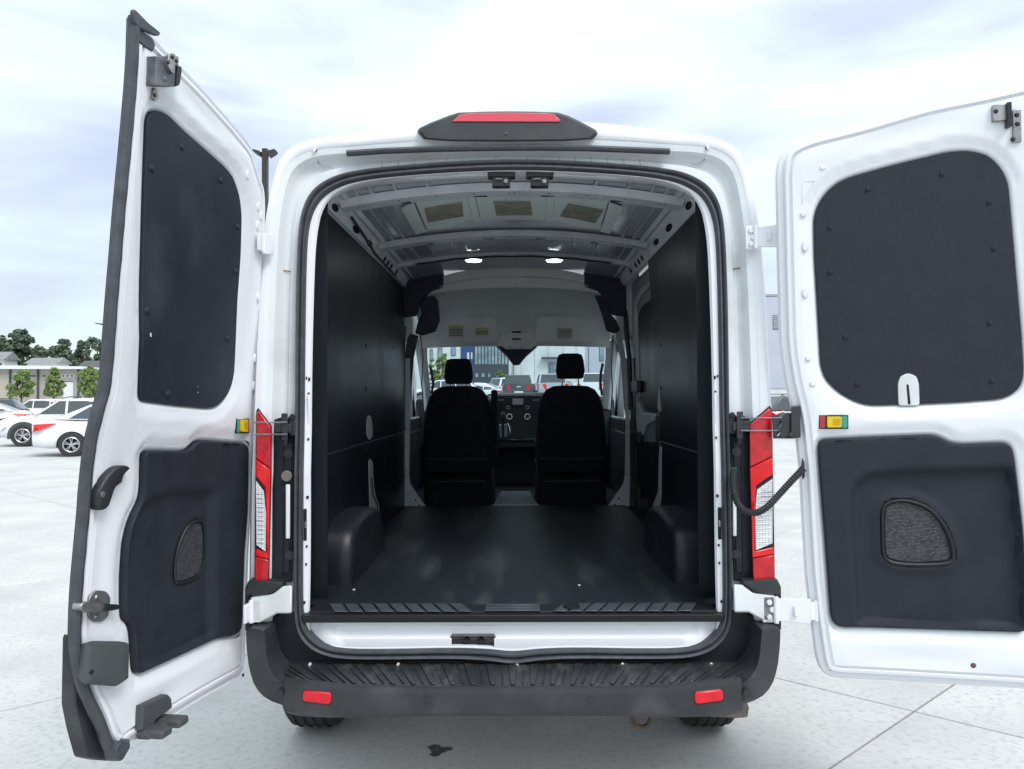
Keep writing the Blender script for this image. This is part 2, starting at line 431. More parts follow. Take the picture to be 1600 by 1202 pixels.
# ================================================================== GROUND
ground_m = mat('pale_concrete', (0.54, 0.525, 0.515), 0.88, c2=(0.43, 0.42, 0.41), nscale=1.1, ndetail=12, lo=0.36, hi=0.66, bump=0.6, bscale=120, c3=(0.38, 0.372, 0.365), n3=30)
joint_m = mat('dark_joint_filler', (0.035, 0.035, 0.037), 0.9, bump=0.3)
mb = MB(); mb.box(-400, 400, -60, 700, -0.5, -0.02)
gr = mb.build('ground', joint_m); tag(gr, 'dark joint base under the pale concrete slabs of the car lot', None, None, 'structure')
U1 = Vector((math.cos(R(41.5)), math.sin(R(41.5)), 0)); U2 = Vector((math.cos(R(-40.7)), math.sin(R(-40.7)), 0))
J = atZ(1428, 1111.5, 0.0)
S1, S2 = 4.6, 3.05 / math.sin(R(82.2))
def slab_mesh(w, h):
    g = 0.0055; c = 0.003; z = 0.0
    A = [J * 0 + U1 * a + U2 * b for a, b in ((g, g), (w - g, g), (w - g, h - g), (g, h - g))]
    c_ = sum(A, Vector()) / 4
    top = [p + (c_ - p).normalized() * 0.004 for p in A]
    mb = MB()
    v = [p + Vector((0, 0, -0.019)) for p in A] + [p + Vector((0, 0, -c)) for p in A] + top
    f = [(8, 9, 10, 11)] + [(i, (i + 1) % 4, 4 + (i + 1) % 4, 4 + i) for i in range(4)] + [(4 + i, 4 + (i + 1) % 4, 8 + (i + 1) % 4, 8 + i) for i in range(4)]
    mb.add(v, f); return mb
first = None; cnt = 0
gobj = gr
for i in range(-6, 9):
    for k in range(-6, 9):
        o_ = J + U1 * (i * S1) + U2 * (k * S2); o_.z = 0
        cc = o_ + U1 * S1 / 2 + U2 * S2 / 2
        if cc.y < -6 or cc.y > 30 or abs(cc.x) > 34: continue
        if first is None:
            first = slab_mesh(S1, S2).build('slab', ground_m, gobj, smooth=False); ob = first
        else:
            ob = first.copy(); col.objects.link(ob); ob.parent = gobj
        ob.location = o_; cnt += 1
# far slabs joined in one sheet
mb = MB()
for i in range(-60, 60):
    for k in range(-60, 60):
        o_ = J + U1 * (i * S1) + U2 * (k * S2); o_.z = 0
        cc = o_ + U1 * S1 / 2 + U2 * S2 / 2
        if (-6 <= cc.y <= 30 and abs(cc.x) <= 34 and -6 <= i < 9 and -6 <= k < 9) or cc.y < -12 or cc.y > 150 or abs(cc.x) > 130: continue
        mb.add([o_ + U1 * a + U2 * b for a, b in ((.01, .01), (S1 - .01, .01), (S1 - .01, S2 - .01), (.01, S2 - .01))], [(0, 1, 2, 3)])
fs = mb.build('slab_field', ground_m, gobj, smooth=False); fs['kind'] = 'stuff'
# oily stain
random.seed(3)
sc_ = atZ(686, 1172, 0.0)
poly = []
for k in range(40):
    a = 2 * PI * k / 40; r = 1 + 0.35 * math.sin(3 * a + 1) + random.uniform(-.28, .28)
    poly.append(Vector((sc_.x + 0.048 * r * math.cos(a), sc_.y + 0.044 * r * math.sin(a), 0.0018)))
mb = MB(); mb.prism([p - Vector((0, 0, .0012)) for p in poly], poly)
st = mb.build('oil_stain', mat('damp_oil_stain', (0.035, 0.037, 0.036), 0.45, c2=(0.16, 0.16, 0.15), nscale=30, lo=0.55, hi=0.75), smooth=False)
tag(st, 'small dark damp stain on the concrete just behind the van', 'stain')

# ================================================================== VAN
van = empty('cargo_van', (0, 2.0, 0), 0, 'white cargo van seen from behind, both rear doors wide open, empty black bay', 'van')
PINV['cargo_van'] = Matrix.Translation((0, -2.0, 0))
bpy.context.view_layer.update()

def xz(pts, off=0.0):
    return [(lambda p: (p.x, p.z))(onR(a, b, off)) for a, b in pts]
def full(half):                         # half ring, top centre -> bottom centre, mirrored
    h = [(0.0, half[0][1])] + [p for p in half if p[0] > 0.02] + [(0.0, half[-1][1])]
    l = [(-x, z) for x, z in h[1:-1]][::-1]
    return h + l
CZ = 1.52
NR = 288
def angring(poly, N=NR):
    out = []
    n = len(poly)
    for k in range(N):
        a = 2 * PI * (k + .5) / N; d = (math.cos(a), math.sin(a)); best = None
        for i in range(n):
            ax, az = poly[i][0], poly[i][1] - CZ; bx, bz = poly[(i + 1) % n][0], poly[(i + 1) % n][1] - CZ
            ex, ez = bx - ax, bz - az; den = d[0] * ez - d[1] * ex
            if abs(den) < 1e-12: continue
            t = (ax * ez - az * ex) / den; u = (ax * d[1] - az * d[0]) / den
            if t > 0 and -1e-6 <= u <= 1 + 1e-6: best = t if best is None else max(best, t)
        out.append((d[0] * best, CZ + d[1] * best))
    return out
def w3(ring, off): return [Vector((x, prof(z) + off, z)) for x, z in ring]

Ah = xz([(803, 190), (880, 191), (940, 194), (1000, 201), (1060, 209), (1100, 213), (1135, 222), (1155, 237), (1167, 262), (1180, 320), (1190, 390), (1196, 480), (1202, 600), (1207, 700), (1212, 900), (1216, 1000)], 0.06) + [(0.90, 0.46), (0.02, 0.44)]
Bh = xz([(803, 232), (1000, 236), (1047, 238), (1090, 239), (1120, 246), (1141, 262), (1152, 290), (1162, 352), (1166, 430), (1170, 520), (1174, 640), (1180, 900), (1184, 1000)]) + [(0.85, 0.50), (0.02, 0.49)]
Coh = xz([(803, 247), (901, 250), (1000, 257), (1040, 262), (1071, 268), (1102, 283), (1121, 305), (1132, 340), (1136, 400), (1139, 500), (1141, 700), (1145, 900), (1145, 970), (1138, 995), (1118, 1017), (1080, 1031), (1000, 1032), (900, 1031), (840, 1034), (803, 1041)])
Cih = xz([(803, 263), (901, 266), (1000, 273), (1035, 278), (1062, 284), (1090, 298), (1107, 318), (1118, 350), (1122, 410), (1125, 560), (1127, 700), (1131, 890), (1131, 965), (1124, 985), (1106, 1004), (1075, 1015), (1000, 1016), (900, 1014), (840, 1016), (803, 1021)])
Fh = xz([(803, 264), (901, 267), (1000, 274.5), (1034, 280), (1060, 288), (1084, 302), (1098, 324), (1106, 360), (1110, 410), (1115, 560), (1117, 700), (1120, 890), (1123, 980), (1117, 998), (1100, 1009), (1060, 1012), (1000, 1012), (900, 1010), (840, 1012), (803, 1017)])
def rr(h, it=2): return angring(chaikin(full(h), it))
rA, rB, rCo, rCi, rF = rr(Ah), rr(Bh), rr(Coh), rr(Cih), rr(Fh, 1)
def mixr(a, b, t): return [(p[0] * (1 - t) + q[0] * t, p[1] * (1 - t) + q[1] * t) for p, q in zip(a, b)]
def scr(a, sx, dz=0): return [(p[0] * sx, CZ + (p[1] - CZ) * (1 + dz)) for p in a]

# outer body: rear corners, sides, roof, nose
BW = 1.055
def bodyring(y, sx, top, bot=0.46, flat=0.0):
    out = []
    for (x, z) in rA:
        zz = CZ + (z - CZ) * (top - CZ) / (2.56 - CZ) if z > CZ else max(z, bot)
        out.append(Vector((x * sx, y, zz)))
    return out
topA = max(z for x, z in rA)
rings = [w3(mixr(rB, rA, .35), 0.004), w3(mixr(rB, rA, .8), 0.018), w3(rA, 0.055), w3(scr(rA, 1.012, .008), 0.12),
         w3(scr(rA, 1.05, .018), 0.30), w3(scr(rA, 1.09, .024), 0.65)]
mb = MB()
for a, b in zip(rings, rings[1:]): mb.strip(a, b, True)
ysec = [0.65, 1.4, 2.2, 2.85]
def sec(y, keep=lambda p: True):
    return [Vector((x * 1.09 * (1 if z < 2.0 else 1), y + prof(z) * max(0, 1 - y / 2), CZ + (z - CZ) * 1.024)) for x, z in rA]
prev = rings[-1]
for y in ysec[1:]:
    cur = [Vector((p.x, y + prof(p.z) * max(0, 1 - y / 2.8), p.z)) for p in rings[-1]]
    mb.strip(prev, cur, True); prev = cur
# cab: the side windows (z 1.42-2.08) and the windscreen stay open
for y0, y1 in ((2.85, 3.45),):
    cur = [Vector((p.x, y1, p.z - (0.10 if p.z > 2.1 else 0))) for p in prev]
    n = len(prev); base = len(mb.v); mb.v += prev + cur
    for i in range(n):
        j = (i + 1) % n; zc = (prev[i].z + prev[j].z) / 2
        if 1.42 < zc < 2.06 and abs(prev[i].x) > .5: continue
        mb.f.append((base + i, base + j, base + n + j, base + n + i)); mb.k.append(0)
    prev = cur
ysides = [3.45, 4.2, 4.9]
for y1, zt, xs in ((4.35, 1.40, 1.0), (4.8, 1.22, .97), (5.15, 0.98, .86)):
    cur = [Vector((p.x * xs, y1, min(p.z, zt - 0.06 * (abs(p.x) > .8)))) for p in prev]
    n = len(prev); base = len(mb.v); mb.v += prev + cur
    for i in range(n):
        j = (i + 1) % n; zc = (prev[i].z + prev[j].z) / 2
        if y1 < 4.5 and zc > 1.42: continue
        mb.f.append((base + i, base + j, base + n + j, base + n + i)); mb.k.append(0)
    prev = cur
mb.f.append(tuple(range(len(mb.v) - NR, len(mb.v)))); mb.k.append(0)
shell = weld(mb.build('body_shell', M['paint'], van))
sol = shell.modifiers.new('Solidify', 'SOLIDIFY'); sol.thickness = 0.004; sol.offset = 0
# windscreen pillars, header, glass
mb = MB()
for s in (-1, 1):
    mb.hexa([Vector((s * x, y, z)) for x, y, z in ((.86, 3.36, 1.98), (.90, 3.36, 1.98), (.93, 3.50, 2.02), (.83, 3.50, 2.02), (.92, 4.20, 1.36), (1.0, 4.20, 1.36), (1.0, 4.36, 1.38), (.90, 4.36, 1.38))])
    mb.box(*sorted((s * .94, s * 1.0)), 2.84, 2.92, 1.40, 2.12)
mb.box(-.93, .93, 3.38, 3.50, 2.04, 2.16)
mb.build('windscreen_frame', M['paint'], van, bevel=.012)
def quad(name, pts, m, parent, **k): return obj(name, pts, [tuple(range(len(pts)))], m, parent, smooth=False, **k)
ws = MB(); ws.hexa([(-.85, 3.452, 2.045), (.85, 3.452, 2.045), (.85, 3.458, 2.045), (-.85, 3.458, 2.045), (-.92, 4.30, 1.40), (.92, 4.30, 1.40), (.92, 4.306, 1.40), (-.92, 4.306, 1.40)])
ws.build('windscreen', M['glass'], van, smooth=False)
for s in (-1, 1):
    g = MB(); g.hexa([(s * .985, 2.93, 1.41), (s * .985, 4.2, 1.41), (s * .98, 4.2, 1.41), (s * .98, 2.93, 1.41), (s * .955, 2.93, 2.07), (s * .90, 3.5, 2.07), (s * .895, 3.5, 2.07), (s * .95, 2.93, 2.07)])
    g.build('cab_side_window', M['glass'], van, smooth=False)

# roof seams: ditch mouldings near both roof corners
for s in (-1, 1):
    Q = lambda u, v, o: (lambda q: Vector((s * q.x, q.y, q.z)))(onR(u, v, o))
    mb = MB(); mb.tube([Q(1107, 233.5, -.002), Q(1104, 226, .012), Q(1100, 217, .035), Q(1097.5, 213, .048)], .005, 6)
    sm_ = mb.build('roof_seam', M['paint'], van)
    mb = MB(); mb.tube([Q(1103.5, 233, -.001), Q(1100.5, 226, .013), Q(1096.5, 217, .036), Q(1094, 213, .048)], .0024, 5)
    mb.build('seam_gap', M['clad'], sm_)

# jamb (recessed door frame)
mb = MB()
prof_rings = [w3(mixr(rB, rA, .35), 0.004), w3(mixr(rB, rA, .08), 0.010), w3(mixr(rB, rCo, .10), 0.045), w3(mixr(rB, rCo, .30), 0.055), w3(mixr(rB, rCo, .48), 0.052), w3(mixr(rB, rCo, .56), 0.038), w3(mixr(rB, rCo, .9), 0.036), w3(mixr(rCo, rCi, .3), 0.036)]
for a, b in zip(prof_rings, prof_rings[1:]): mb.strip(a, b, True)
jamb = weld(mb.build('door_jamb', M['jamb'], van))
# inner flange and return
mb = MB()
fr = [w3(mixr(rCo, rCi, .4), 0.018), w3(mixr(rCi, rF, .1), 0.016), w3(mixr(rCi, rF, .75), 0.018), w3(rF, 0.028), [Vector((x * 1.062, prof(z) + .145, z + (0.012 if z > CZ else -.03))) for x, z in rF]]
for a, b in zip(fr, fr[1:]): mb.strip(a, b, True)
weld(mb.build('opening_flange', M['paint'], van))
# double lipped weatherstrip
mb = MB()
sr = [w3(mixr(rCo, rCi, t), o) for t, o in ((-.02, .036), (.0, .010), (.08, -.002), (.22, -.009), (.36, -.006), (.45, .003), (.52, .006), (.58, .001), (.68, -.006), (.82, -.006), (.94, .001), (1.02, .012), (1.04, .03))]
for a, b in zip(sr, sr[1:]): mb.strip(a, b, True)
weld(mb.build('weatherstrip', M['seal'], van))

# sealer seam lines on the jamb
mb = MB()
for x in [0.0] + [k * .062 for k in range(1, 9)]:
    for s in (-1, 1):
        zt = 2.5
        a = max((q for q in mixr(rB, rCo, .15) if abs(q[0] - s * x) < .02 and q[1] > 2), key=lambda q: q[1], default=None)
        b = max((q for q in mixr(rB, rCo, .85) if abs(q[0] - s * x) < .02 and q[1] > 2), key=lambda q: q[1], default=None)
        if a and b and x > 0.03:
            mb.tube([Vector((s * x, prof(a[1]) + .045, a[1] - .01)), Vector((s * x, prof(b[1]) + .033, b[1]))], .0022, 4)
for s in (-1, 1):
    pts = [(1066, 377), (1074, 357), (1098, 349), (1104, 318)] if 0 else [(1075, 262), (1082, 257), (1095, 256), (1103, 248), (1101, 240)]
    mb.tube([Vector((s * q.x, q.y, q.z)) for q in (onR(a, b, .040) for a, b in pts)], .0025, 4)
mb.build('sealer_seam', mat('grey_seam_sealer', (.50, .49, .46), .8), van)
mb = MB()
for s in (-1, 1):
    q1, q2 = onR(1100, 250, .038), onR(1104, 243, .03)
    mb.tube([Vector((s * q1.x, q1.y, q1.z)), Vector((s * q2.x, q2.y, q2.z))], .003, 5)
    q1, q2 = onR(1137, 422, .05), onR(1163, 418, .045)
    mb.tube([Vector((s * q1.x, q1.y, q1.z)), Vector((s * q2.x, q2.y, q2.z))], .0022, 4)
mb.build('stained_seam', M['rust'], van)

# black gutter seal above the opening
mb = MB()
pts = [onR(a, b, -.004) for a, b in ((542, 240), (600, 236), (680, 233), (760, 231.5), (840, 231), (920, 232), (1000, 235), (1046, 237))]
mb.tube(pts, .012, 8, rf=lambda i: (.016, .012), up=(0, 0, 1))
mb.build('gutter_seal', M['seal'], van)

# high brake light
mb = MB()
o1 = [(652, 206), (655, 200), (672, 192), (700, 181), (716, 176), (755, 174.5), (795, 174), (835, 174.5), (872, 176), (888, 181), (913, 193), (931, 203), (934, 209), (926, 218), (880, 220.5), (795, 221.5), (705, 221), (662, 218)]
fr_ = [onR(a, b, -.012) for a, b in o1]
bk_ = [onR(795 + (a - 795) * 1.015, min(b + 1, 222), .22) for a, b in o1]
md_ = [onR(795 + (a - 795) * .97, 199 + (b - 199) * .93, -.030) for a, b in o1]
mb.strip(bk_, fr_, True); mb.strip(fr_, md_, True); mb.f.append(tuple(range(len(mb.v) - len(o1), len(mb.v)))); mb.k.append(0)
bl = mb.build('brake_light', M['bumper'], van, angle=50, bevel=.004)
o2 = [(706, 190), (718, 179.5), (735, 177), (795, 176.3), (855, 177), (866, 179), (876, 188.5), (873, 190.5)]
mb = MB(); mb.prism([onR(a, b, -.034) for a, b in o2], [onR(a, b, -.010) for a, b in o2])
mb.build('red_lens', M['brakered'], bl, bevel=.003)
c_ = onR(791, 208, -.034)
mb = MB(); mb.cyl(c_, c_ + Vector((0, .012, 0)), .0045, 10)
mb.build('rear_camera', M['dullsteel'], bl)

# ---------------------------------------------------------------- tail lamps and black corner trim
def lamp(s):
    if True:
        clr = [(1207, 748), (1183, 765), (1180, 800), (1181, 860), (1207, 849)]
    P = lambda L, o: [Vector((s * q.x + ((-.015 if a < 1190 else .012) if s < 0 else 0), q.y, q.z)) for a, q in ((a, onR(a, b, o)) for a, b in L)]
    mb = MB()
    outl = [(1203, 634), (1206, 640), (1208, 742), (1211, 908), (1176, 909), (1171, 742), (1170, 662)]
    mb.prism(P(outl, -.004), P([(a - 2, b) for a, b in outl], .10))
    L = mb.build('tail_lamp', M['darksteel'], van)
    def slab(name, pts, m, o0=-.016, o1=-.003):
        b = MB(); b.prism(P(pts, o0), P(pts, o1)); return b.build(name, m, L, bevel=.004)
    slab('red_lens', [(1202, 638), (1205, 642), (1207, 714), (1172, 730), (1171, 664)], M['redlens'])
    slab('bright_red_lens', [(1172, 731), (1207, 715), (1208, 741), (1181, 759), (1179, 862), (1208, 855), (1210, 866), (1176, 872), (1174, 800)], M['redbright'])
    b_ = MB(); c0 = P(clr, -.0135); cc = sum(c0, Vector()) / len(c0); b_.add(c0 + [cc], [(i, (i + 1) % 5, 5) for i in range(5)]); b_.strip(c0, P(clr, -.004), True); b_.build('clear_lens', M['clearlens'], L)
    slab('lower_red_lens', [(1176, 873), (1210, 867), (1211, 907), (1177, 908)], M['redlens'])
    # fine vertical and horizontal prisms inside the lens
    for k in range(12):
        y = 770 + k * 7
        a = P([(1184, y), (1206, y - 1)], -.0145); b = MB(); b.tube(a, .0014, 4); b.build('reflector_ridge', M['chrome'], L)
for s in (-1, 1): lamp(s)
# black plastic column between seal and lamp
for s in (-1, 1):
    P = lambda L, o: [Vector((s * q.x - (.017 if s < 0 and a > 1165 else 0), q.y, q.z)) for a, q in ((a, onR(a, b, o)) for a, b in L)]
    outl = [(1140, 654), (1158, 648), (1172, 655), (1176, 760), (1179, 900), (1172, 908), (1146, 908), (1142, 760)]
    mb = MB(); mb.prism(P(outl, .022), P(outl, .060)); cp = mb.build('lamp_column_trim', M['black'], van, bevel=.004)
    mb = MB(); inn = [(1145, 690), (1158, 690), (1161, 895), (1150, 895)]
    mb.prism(P(inn, .014), P(inn, .0215)); mb.build('column_rib', M['black'], cp, bevel=.004)
    for y in (706, 866):
        c_ = onR(1151, y, .010); c_ = Vector((s * c_.x, c_.y, c_.z))
        mb = MB(); mb.cyl(c_, c_ + Vector((0, .006, 0)), .017, 16); mb.cyl(c_ - Vector((0, .003, 0)), c_ + Vector((0, .004, 0)), .009, 12)
        mb.build('grommet', M['rubber'], cp)
    # white body strip peeping through at the side
    if s < 0:
        mb = MB(); a = onR(449, 757, .008); b = onR(446, 842, .008)
        mb.box(a.x - .006, a.x + .010, a.y - .004, a.y + .004, b.z, a.z); c_ = onR(448, 744, .008)
        mb.build('white_slot', M['paint'], cp, bevel=.004)
        mb = MB(); mb.cyl(c_ - Vector((0, .006, 0)), c_ + Vector((0, .006, 0)), .020, 18); mb.build('rubber_plug', mat('taupe_plug', (.16, .15, .14), .6), cp, bevel=.003)
    else:
        mb = MB(); a = onR(1147, 770, .008); b = onR(1149, 838, .008)
        mb.box(a.x - .006, a.x + .008, a.y - .004, a.y + .004, b.z, a.z)
        mb.build('white_slot', M['paint'], cp, bevel=.004)

# white lower corner bracket below the lamps
for s in (-1, 1):
    P = lambda L, o: [Vector((s * q.x, q.y, q.z)) for q in (onR(a, b, o) for a, b in L)]
    pl = [(1146, 913), (1160, 914), (1176, 926), (1212, 931), (1212, 968), (1192, 970), (1170, 957), (1147, 957)]
    mb = MB(); mb.prism(P(pl, -.030), P(pl, .035)); mb.build('corner_bracket', M['jamb'], van, bevel=.006)

# ---------------------------------------------------------------- bumper
zt = 0.606; zb = 0.505
def bx(px, d): return (px - 808) / FPX * d
# front line of the bumper, plan view right half: (x, y)
plan = [(0, -.205), (.30, -.203), (.52, -.195), (.70, -.175), (.775, -.155), (.85, -.115), (.905, -.06), (.925, .0), (.93, .10), (.935, .35)]
full_plan = [(-x, y) for x, y in plan[1:]][::-1] + plan
def bulge(x):                    # bottom of the bumper rises towards the ends
    a = abs(x); return zb - 0.014 * sm(.2, .74, a) + 0.012 * sm(.76, .82, a) + 0.13 * sm(.80, .93, a) ** 1.4
def wing(x):                     # top rises into the wings
    a = abs(x); return zt + 0.012 * sm(.5, .7, a) + 0.30 * sm(.775, .80, a)
cen = resample(chaikin(full_plan, 2, False), .03, False)
def bshape(name, rng, parent, m):
    mb = MB()
    pts = [p for p in cen if rng(p[0])]
    def ringat(p, top):
        x, y = p; b = bulge(x); t = top
        nx = x * .02
        return [Vector((x * .995, y + .10, b + .02)), Vector((x * .985, y + .018, b + .002)), Vector((x, y, b + .02)), Vector((x, y, t - .022)), Vector((x * .998, y + .005, t - .006)), Vector((x * .993, y + .018, t))]
    rows = [ringat(p, zt + .012 * sm(.5, .7, abs(p[0]))) for p in pts]
    for a, b in zip(rows, rows[1:]): mb.strip(a, b)
    return weld(mb.build(name, m, parent))
def fronty(x):
    a = sorted(cen, key=lambda p: abs(p[0] - x))[:2]
    w0, w1 = abs(a[1][0] - x) + 1e-6, abs(a[0][0] - x) + 1e-6
    return (a[0][1] * w0 + a[1][1] * w1) / (w0 + w1)
bump_c = bshape('bumper', lambda x: abs(x) < .80, van, M['bumper'])
# step surface with raised wedges
mb = MB()
zz = zt + .004
N = 60
A = []; B = []
for i in range(N + 1):
    x = -.80 + 1.60 * i / N
    yf = min(cen, key=lambda p: abs(p[0] - x) )[1] + .016
    A.append(Vector((x, yf, zz - .004))); B.append(Vector((x, .06, zz + .004)))
mb.strip(A, B); C_ = [p + Vector((0, 0, .05)) for p in B]
mb.strip(B, C_)
step = weld(mb.build('bumper_step', M['scuffed'], van))
first = None
nw = 23
for i in range(nw):
    x0 = -.735 + i * (1.47 / (nw - 1))
    lean = -x0 * .20
    yf = min(cen, key=lambda p: abs(p[0] - x0))[1] + .030
    w = .014
    a = [Vector((x0 - w * .55, yf, zz - .002)), Vector((x0 + w * .55, yf, zz - .002)), Vector((x0 - lean + w * 1.25, .012, zz + .002)), Vector((x0 - lean - w * 1.25, .012, zz + .002))]
    b = [p + Vector((0, 0, .004)) + (Vector((0, 0, 0))) for p in a]
    m_ = MB(); m_.prism(a, b); m_.build('step_rib', M['scuffed'], step, bevel=.003, seg=1)
    # thin valley lines
mb = MB()
for i in range(nw - 1):
    x0 = -.735 + (i + .5) * (1.47 / (nw - 1)); lean = -x0 * .20
    yf = min(cen, key=lambda p: abs(p[0] - x0))[1] + .035
    mb.tube([(x0, yf, zz), (x0 - lean, .01, zz + .003)], .003, 5)
mb.build('step_ridge', M['scuffed'], step)
# wings
for s in (-1, 1):
    outer = [(1222, 912), (1221, 960), (1216, 1040), (1205, 1078), (1186, 1097), (1152, 1106), (1152, 1070), (1165, 1066), (1180, 1052), (1189, 1026), (1191, 985), (1190, 975), (1178, 960), (1165, 957), (1147, 957), (1146, 1000), (1149, 1016)]
    ol = [(1152, 1071), (1164, 1067), (1178, 1054), (1187, 1030), (1190, 992), (1192, 982), (1220, 978), (1219, 1010), (1215, 1045), (1206, 1073), (1188, 1092), (1152, 1104.5)]
    pf = []
    for a, b in chaikin(ol, 1):
        q = atY(a, b, -.12); 
        yy = -.155 + .10 * sm(.78, .92, q.x); q = atY(a, b, yy); pf.append(Vector((s * q.x, q.y, q.z)))
    bk = [Vector((p.x + (s * .02 if abs(p.x) > .88 else 0), p.y + .22, p.z)) for p in pf]
    mb = MB(); mb.prism(pf, bk); w_ = mb.build('bumper_wing', M['bumper'], van, bevel=.012, seg=3)
    # dark inner cove between wing and seal
    cv = [(1140, 955), (1166, 955), (1178, 962), (1193, 978), (1195, 1030), (1186, 1056), (1166, 1070), (1140, 1072), (1020, 1050), (1030, 1022), (1070, 1018), (1098, 1008), (1120, 990), (1131, 965)]
    a = [atY(x, y, .028) for x, y in cv]; a = [Vector((s * q.x, q.y, q.z)) for q in a]
    mb = MB(); mb.prism(a, [p + Vector((0, .04, 0)) for p in a]); mb.build('wing_cove', M['black'], w_, bevel=.008)
    # top cap under the lamp
    cp_ = [(1160, 909), (1215, 905), (1221, 918), (1221, 929), (1180, 926), (1166, 917)]
    a = [atY(x, y, -.035) for x, y in cp_]; a = [Vector((s * q.x, q.y, q.z)) for q in a]
    mb = MB(); mb.prism(a, [p + Vector((s * .01, .16, 0)) for p in a]); mb.build('wing_cap', M['bumper'], w_, bevel=.006)
    # vertical slab at the outer bumper side behind the hinge
    sl = [(1212, 925), (1221, 925), (1221, 985), (1212, 985)]
    a = [atY(x, y, .0) for x, y in sl]; a = [Vector((s * q.x, q.y, q.z)) for q in a]
    mb = MB(); mb.prism(a, [p + Vector((s * .01, .16, 0)) for p in a]); mb.build('wing_side', M['bumper'], w_, bevel=.004)
    # parking sensor
    c_ = atY(1168, 1083, -.162); c_ = Vector((s * c_.x, c_.y, c_.z))
    mb = MB(); mb.cyl(c_, c_ + Vector((0, .02, 0)), .0135, 20); mb.cyl(c_ - Vector((0, .002, 0)), c_ + Vector((0, .02, 0)), .009, 16); mb.build('parking_sensor', M['bumper'], w_)
    # reflector
    rp = [(1084, 1083), (1088, 1080), (1126, 1078.5), (1130, 1081), (1131, 1093), (1127, 1096), (1089, 1099), (1085, 1096)]
    a = [atY(x, y, -.18) for x, y in rp]; a = [Vector((s * q.x, fronty(q.x) - .006, q.z)) for q in a]
    mb = MB(); mb.prism(a, [p + Vector((0, .03, 0)) for p in a]); rf = mb.build('bumper_reflector', M['reflector'], bump_c, bevel=.004)
    cx = sum((p.x for p in a)) / 8; cz = sum((p.z for p in a)) / 8
    a2 = [Vector((cx + (p.x - cx) * 1.06, p.y + .004, cz + (p.z - cz) * 1.18)) for p in a]
    mb = MB(); mb.prism(a2, [p + Vector((0, .025, 0)) for p in a2]); mb.build('reflector_bezel', M['silldark'], bump_c, bevel=.004)
for px_ in (668, 922):
    c_ = atY(px_, 1093, -.2); c_.y = fronty(c_.x) - .0015
    mb = MB(); mb.cyl(c_, c_ + Vector((0, .02, 0)), .0145, 20); mb.cyl(c_ - Vector((0, .002, 0)), c_ + Vector((0, .02, 0)), .0095, 16); mb.build('parking_sensor', M['bumper'], bump_c)
for px_ in (484, 622, 808, 973, 1112):
    c_ = atY(px_, 1038.5, -.005)
    mb = MB(); mb.cyl(c_, c_ + Vector((0, .006, 0)), .0055, 10); mb.build('push_clip', M['paint'], step)
# tow loop
mb = MB()
tl = [atY(a, b, -.05) for a, b in ((987, 1112), (988, 1122), (993, 1133), (1002, 1137), (1012, 1134), (1017, 1124), (1016, 1112))]
mb.tube([tl[0] + Vector((0, .15, .02))] + tl + [tl[-1] + Vector((0, .15, .02))], .009, 8)
mb.build('tow_loop', mat('rusty_tow_loop', (.05, .045, .042), .6, .4, c2=(.14, .08, .05), nscale=20), van)
# exhaust box end
mb = MB()
e1 = [(1060, 1108), (1168, 1098), (1171, 1106), (1169, 1121), (1148, 1123), (1062, 1118)]
a = [atY(x, y, .25) for x, y in e1]
mb.prism(a, [p + Vector((-.02, .3, 0)) for p in a]); mb.build('exhaust_end', M['tan'], van, bevel=.012, seg=3)
# rear underside
mb = MB(); mb.box(-.86, .86, .02, .10, .50, .62); mb.box(-.86, .86, .08, 4.6, .60, .77); mb.build('underbody', M['hole'], van, smooth=False)
mb = MB(); mb.cyl((-.85, 1.05, .37), (.85, 1.05, .37), .045, 12); mb.cyl((-.14, 1.05, .37), (.14, 1.05, .37), .13, 16); mb.build('rear_axle', M['darksteel'], van)

def wheel(parent, x, y, r, w, s, name='wheel'):
    W = MB(); n = 40
    prof_ = [(-w / 2, r * .66), (-w / 2 * 1.02, r * .8), (-w / 2 * .95, r * .94), (-w / 2 * .8, r * .99), (-w * .15, r), (w * .15, r), (w / 2 * .8, r * .99), (w / 2 * .95, r * .94), (w / 2 * 1.02, r * .8), (w / 2, r * .66)]
    for i in range(n):
        a = 2 * PI * i / n
        W.v += [Vector((x + px, y + math.cos(a) * pr, r + math.sin(a) * pr)) for px, pr in prof_]
    k = len(prof_)
    for i in range(n):
        for j in range(k - 1):
            a0, a1 = i * k, ((i + 1) % n) * k; W.f.append((a0 + j, a0 + j + 1, a1 + j + 1, a1 + j)); W.k.append(0)
    # tread grooves as dark bands
    wh = W.build(name, M['tyre'], parent)
    T = MB()
    for gx in (-.28, -.09, .09, .28):
        T.tube([(x + gx * w, y + math.cos(a) * r * 1.001, r + math.sin(a) * r * 1.001) for a in [2 * PI * i / n for i in range(n)]], .004, 4, closed=True)
    T.build('tread_groove', M['hole'], wh)
    Rm = MB(); Rm.cyl((x + s * w * .30, y, r), (x + s * w * .42, y, r), r * .66, 28); Rm.cyl((x - w * .4, y, r), (x - w * .38, y, r), r * .64, 28); 
    for q in range(5):
        a = 2 * PI * q / 5; c = Vector((0, math.cos(a), math.sin(a))); t = Vector((0, -math.sin(a), math.cos(a)))
        o_ = Vector((x + s * w * .46, y, r))
        Rm.hexa([o_ - t * .03, o_ + t * .03, o_ + t * .025 + c * r * .62, o_ - t * .025 + c * r * .62, o_ - t * .03 + Vector((-s * .03, 0, 0)), o_ + t * .03 + Vector((-s * .03, 0, 0)), o_ + t * .025 + c * r * .62 + Vector((-s * .03, 0, 0)), o_ - t * .025 + c * r * .62 + Vector((-s * .03, 0, 0))])
    Rm.build('rim', M['rim'], wh)
    return wh
